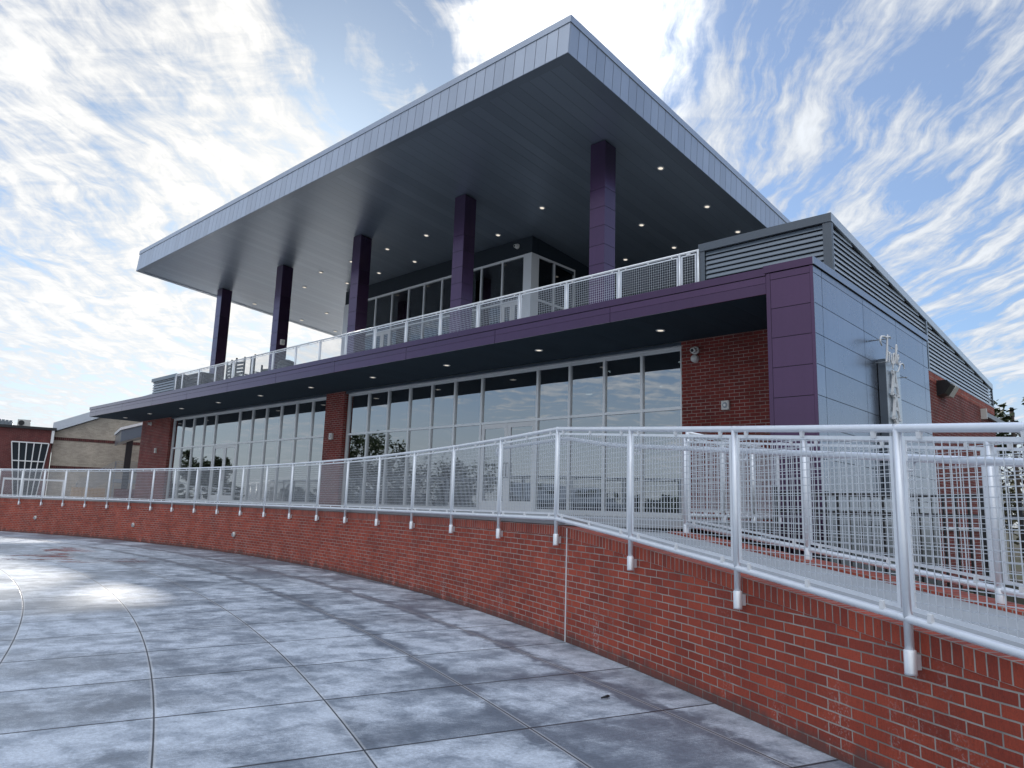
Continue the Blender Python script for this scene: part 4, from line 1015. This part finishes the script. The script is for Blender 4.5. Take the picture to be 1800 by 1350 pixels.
vface(MB(), [(3.2, 2.3), (8.5, 2.3), (8.5, 2.5), (3.2, 2.5)], -2.1, -.4).build('landing', M['grey'], ST, tidy=False)
# far yard things seen through the guardrail
t = thing('crate', 'pale timber slatted crate beyond the guardrail, far left', 'crate', q4(-1.5, 0, -.3))
mb = MB()
for k in range(9): vf4(mb, [(-2.3+.17*k, .95), (-2.17+.17*k, .95), (-2.17+.17*k, 1.9), (-2.3+.17*k, 1.9)], -.5, -.46)
mb.build('slats', M['wood'], t, tidy=False); vf4(MB(), [(-2.3, .0), (-.8, .0), (-.8, 1.85), (-2.3, 1.85)], -.45, .6).build('body', M['wood'], t, tidy=False)
t = thing('gate', 'white framed yard gate beyond the guardrail, far left', 'gate', q4(-4, 0, -.3))
mb = MB()
for s in (-5.2, -4.4, -3.5, -2.7): vf4(mb, [(s, 0), (s+.07, 0), (s+.07, 2.25), (s, 2.25)], -.3, -.24)
vf4(mb, [(-5.13, 2.15), (-2.7, 2.15), (-2.7, 2.24), (-5.13, 2.24)], -.295, -.245)
mb.build('gate_frame', M['white'], t, tidy=False)
t = thing('ramp_railing', 'white sloping handrail of a farther ramp at the left edge', 'railing', q4(-8, 0, -1))
for z in (2.25, 1.95): MB().bar(q4(-13, z-.35, -1), q4(-5.4, z+.1, -1), .06, .06).build('rail', M['white'], t)
for s in (-12, -10.4, -8.8, -7.2, -5.6): MB().bar(q4(s, 0, -1), q4(s, 2.2, -1), .06, .06).build('post', M['white'], t)
t = thing('bench', 'white slab bench beside the brick canopy base, far left', 'bench', q4(1.5, 0, -.5))
vf4(MB(), [(.9, 1.75), (2.2, 1.75), (2.2, 1.86), (.9, 1.86)], -.6, .0).build('seat', M['white'], t, tidy=False)
for s in (1.0, 2.0): vf4(MB(), [(s, 0), (s+.1, 0), (s+.1, 1.75), (s, 1.75)], -.5, -.1).build('leg', M['white'], t, tidy=False)

# ------------------------------------------------------------------ trees
def tree(loc, hgt, cr, label, leaf='leaf', n=2600, lsize=.16, squash=.85, bare=False, group='trees around the plaza', seed=1, low=.35):
    rnd = random.Random(seed); t = thing('tree', label, 'tree', loc, group); loc = Vector(loc)
    mb = MB(); tips = []
    trunk_top = hgt*.45
    base = [loc+Vector((0, 0, 0)), loc+Vector((rnd.uniform(-.1, .1), rnd.uniform(-.1, .1), trunk_top*.5)), loc+Vector((rnd.uniform(-.15, .15), rnd.uniform(-.15, .15), trunk_top))]
    r0 = hgt*.022
    mb.tube(base, [r0*1.3, r0, r0*.8], 8)
    for k in range(14 if bare else 9):
        a_ = rnd.uniform(0, 6.28); el = rnd.uniform(.35, 1.2); L = cr*rnd.uniform(.7, 1.15)
        s0 = base[1].lerp(base[2], rnd.uniform(.3, 1.))
        mid = s0+Vector((math.cos(a_)*math.cos(el), math.sin(a_)*math.cos(el), math.sin(el)))*L*.55
        end = mid+Vector((math.cos(a_+.5)*math.cos(el*.9), math.sin(a_+.5)*math.cos(el*.9), math.sin(el)))*L*.6
        mb.tube([s0, mid, end], [r0*.5, r0*.3, r0*.10], 6); tips += [mid, end]
        for j in range(6 if bare else 2):
            b0 = mid.lerp(end, rnd.random()); dd = Vector((rnd.uniform(-1, 1), rnd.uniform(-1, 1), rnd.uniform(.1, 1))).normalized()*L*.4
            b1 = b0+dd*.5; b2 = b0+dd+Vector((0, 0, .1))
            mb.tube([b0, b1, b2], [r0*.16, r0*.1, r0*.04], 4); tips.append(b2)
            if bare:
                for _ in range(3):
                    d3 = Vector((rnd.uniform(-1, 1), rnd.uniform(-1, 1), rnd.uniform(0, 1))).normalized()*L*.22
                    mb.tube([b1, b1+d3], [r0*.07, r0*.03], 3)
    mb.build('trunk', M['bark'], t, tidy=False)
    if not bare:
        lf = MB(); cc = loc+Vector((0, 0, hgt-cr*squash*.95))
        cl = [(cc+Vector((rnd.gauss(0, .5)*cr, rnd.gauss(0, .5)*cr, rnd.gauss(0, .42)*cr*squash)), cr*rnd.uniform(.22, .48)) for _ in range(26)]
        for i in range(n):
            c_, r_ = rnd.choice(cl); v_ = Vector((rnd.gauss(0, 1), rnd.gauss(0, 1), rnd.gauss(0, 1))).normalized()*r_*rnd.random()**.4
            p = c_+v_
            if p.z < loc.z+hgt*low*.6: continue
            ax = Vector((rnd.uniform(-1, 1), rnd.uniform(-1, 1), rnd.uniform(-.6, .6))).normalized(); bx = ax.cross(Vector((rnd.uniform(-1, 1), rnd.uniform(-1, 1), 1))).normalized()
            s_ = lsize*rnd.uniform(.6, 1.4)
            lf.face([p-ax*s_, p+bx*s_*.45, p+ax*s_, p-bx*s_*.45])
        lf.build('crown', M[leaf], t, tidy=False)
    return t
tree((-7.6, 40, 0), 6.9, 2.2, 'dark leafy tree just beyond the right end of the building', n=2600, lsize=.17, seed=3, low=.2)
tree((-5.3, 41.5, 0), 7.3, 2.8, 'bare branching tree at the right edge of the view', bare=True, seed=5)
tree((-7.5, 55, 0), 4.6, 2.8, 'dull yellow-green shrubby tree low at the right edge', leaf='leaf_dry', n=2400, lsize=.2, seed=8, low=.05)
tree((-3.6, 52, 0), 4.2, 2.6, 'olive shrubby tree low at the right edge beyond the fence', leaf='leaf_dry', n=2000, lsize=.2, seed=9, low=.05)
t = thing('utility_pole', 'short dark wooden pole with metal bands by the bare tree', 'pole', (-5.99, 39.5, 0))
MB().tube([(-5.99, 39.5, 0), (-5.99, 39.5, 6.55)], [.11, .085], 10).build('shaft', M['bark'], t); MB().lathe([(.10, 6.55), (.10, 6.68)], (-5.99, 39.5, 0), n=10).build('cap', M['dark'], t)
MB().lathe([(.098, 6.0), (.098, 6.04)], (-5.99, 39.5, 0), n=10).build('band', M['offwhite'], t)
# things on the opposite side of the plaza, seen in the window reflections
for i, (x, y, h, c, l) in enumerate(((-55, -14, 7.4, 3.2, 'tall dark tree across the plaza, reflected in the right windows'), (-50, -19, 6.5, 3.2, 'round dark tree across the plaza, reflected low in the windows'),
        (-71, -6, 6.0, 2.0, 'dark tree across the plaza, reflected in the left doors'))):
    tree((x, y, 0), h, c, l, n=4200, lsize=.19, seed=20+i, low=.1)
rnd = random.Random(4); lf = MB(); way = [Vector(p) for p in ((-82, 2, 0), (-66, -10, 0), (-52, -19, 0), (-40, -26, 0), (-28, -32, 0), (-12, -38, 0), (6, -42, 0))]
for a_, b_ in zip(way, way[1:]):
    for k in range(13):
        c_ = a_.lerp(b_, (k+rnd.random())/13)+Vector((rnd.uniform(-1.5, 1.5), rnd.uniform(-1.5, 1.5), 0)); h_ = rnd.uniform(2.3, 3.6); w_ = rnd.uniform(1.0, 2.0)
        for q in range(150):
            an = rnd.uniform(0, 6.283); rr_ = w_*rnd.random()**.5; zz = h_*rnd.random()**.8; rr_ *= (1-.5*zz/h_)
            p = c_+Vector((math.cos(an)*rr_, math.sin(an)*rr_, zz)); ax_ = Vector((rnd.uniform(-1, 1), rnd.uniform(-1, 1), rnd.uniform(-.6, .6))).normalized(); bx_ = ax_.cross(Vector((rnd.uniform(-1, 1), rnd.uniform(-1, 1), 1))).normalized(); s_ = rnd.uniform(.2, .42)
            lf.face([p-ax_*s_, p+bx_*s_*.6, p+ax_*s_, p-bx_*s_*.6])
tag(lf.build('treeline', M['leaf'], tidy=False), kind='stuff')
def hall(c, w, dp, h, rise, rot, label, wm_='inside', rm='slate'):
    t = thing('hall', label, 'building', c); c = Vector(c); ux = Vector((math.cos(rot), math.sin(rot), 0)); uy = Vector((-ux.y, ux.x, 0))
    P = lambda a_, b_, z: c+ux*a_+uy*b_+Vector((0, 0, z))
    MB().prism([P(-w/2, -dp/2, 0), P(w/2, -dp/2, 0), P(w/2, -dp/2, h), P(0, -dp/2, h+rise), P(-w/2, -dp/2, h)], uy*dp).build('wall', M[wm_], t, tidy=False)
    for s in (1, -1): MB().prism([P(s*(w/2+.4), -dp/2-.4, h-.1), P(0, -dp/2-.4, h+rise+.05), P(0, -dp/2-.4, h+rise+.25), P(s*(w/2+.4), -dp/2-.4, h+.1)], uy*(dp+.8)).build('roof', M[rm], t, tidy=False)
    return t
hall((-44, -26, 0), 14, 8, 1.9, 1.3, R(35), 'low dark roofed shelter across the plaza, reflected in the right doors')
hall((-66, -18, 0), 14, 8, 1.5, 1.0, R(60), 'low dark roofed hall across the plaza, reflected in the left window')
hall((-20, -42, 0), 22, 8, 2.2, .9, R(5), 'long dark low building across the plaza, reflected behind the ramp railing')
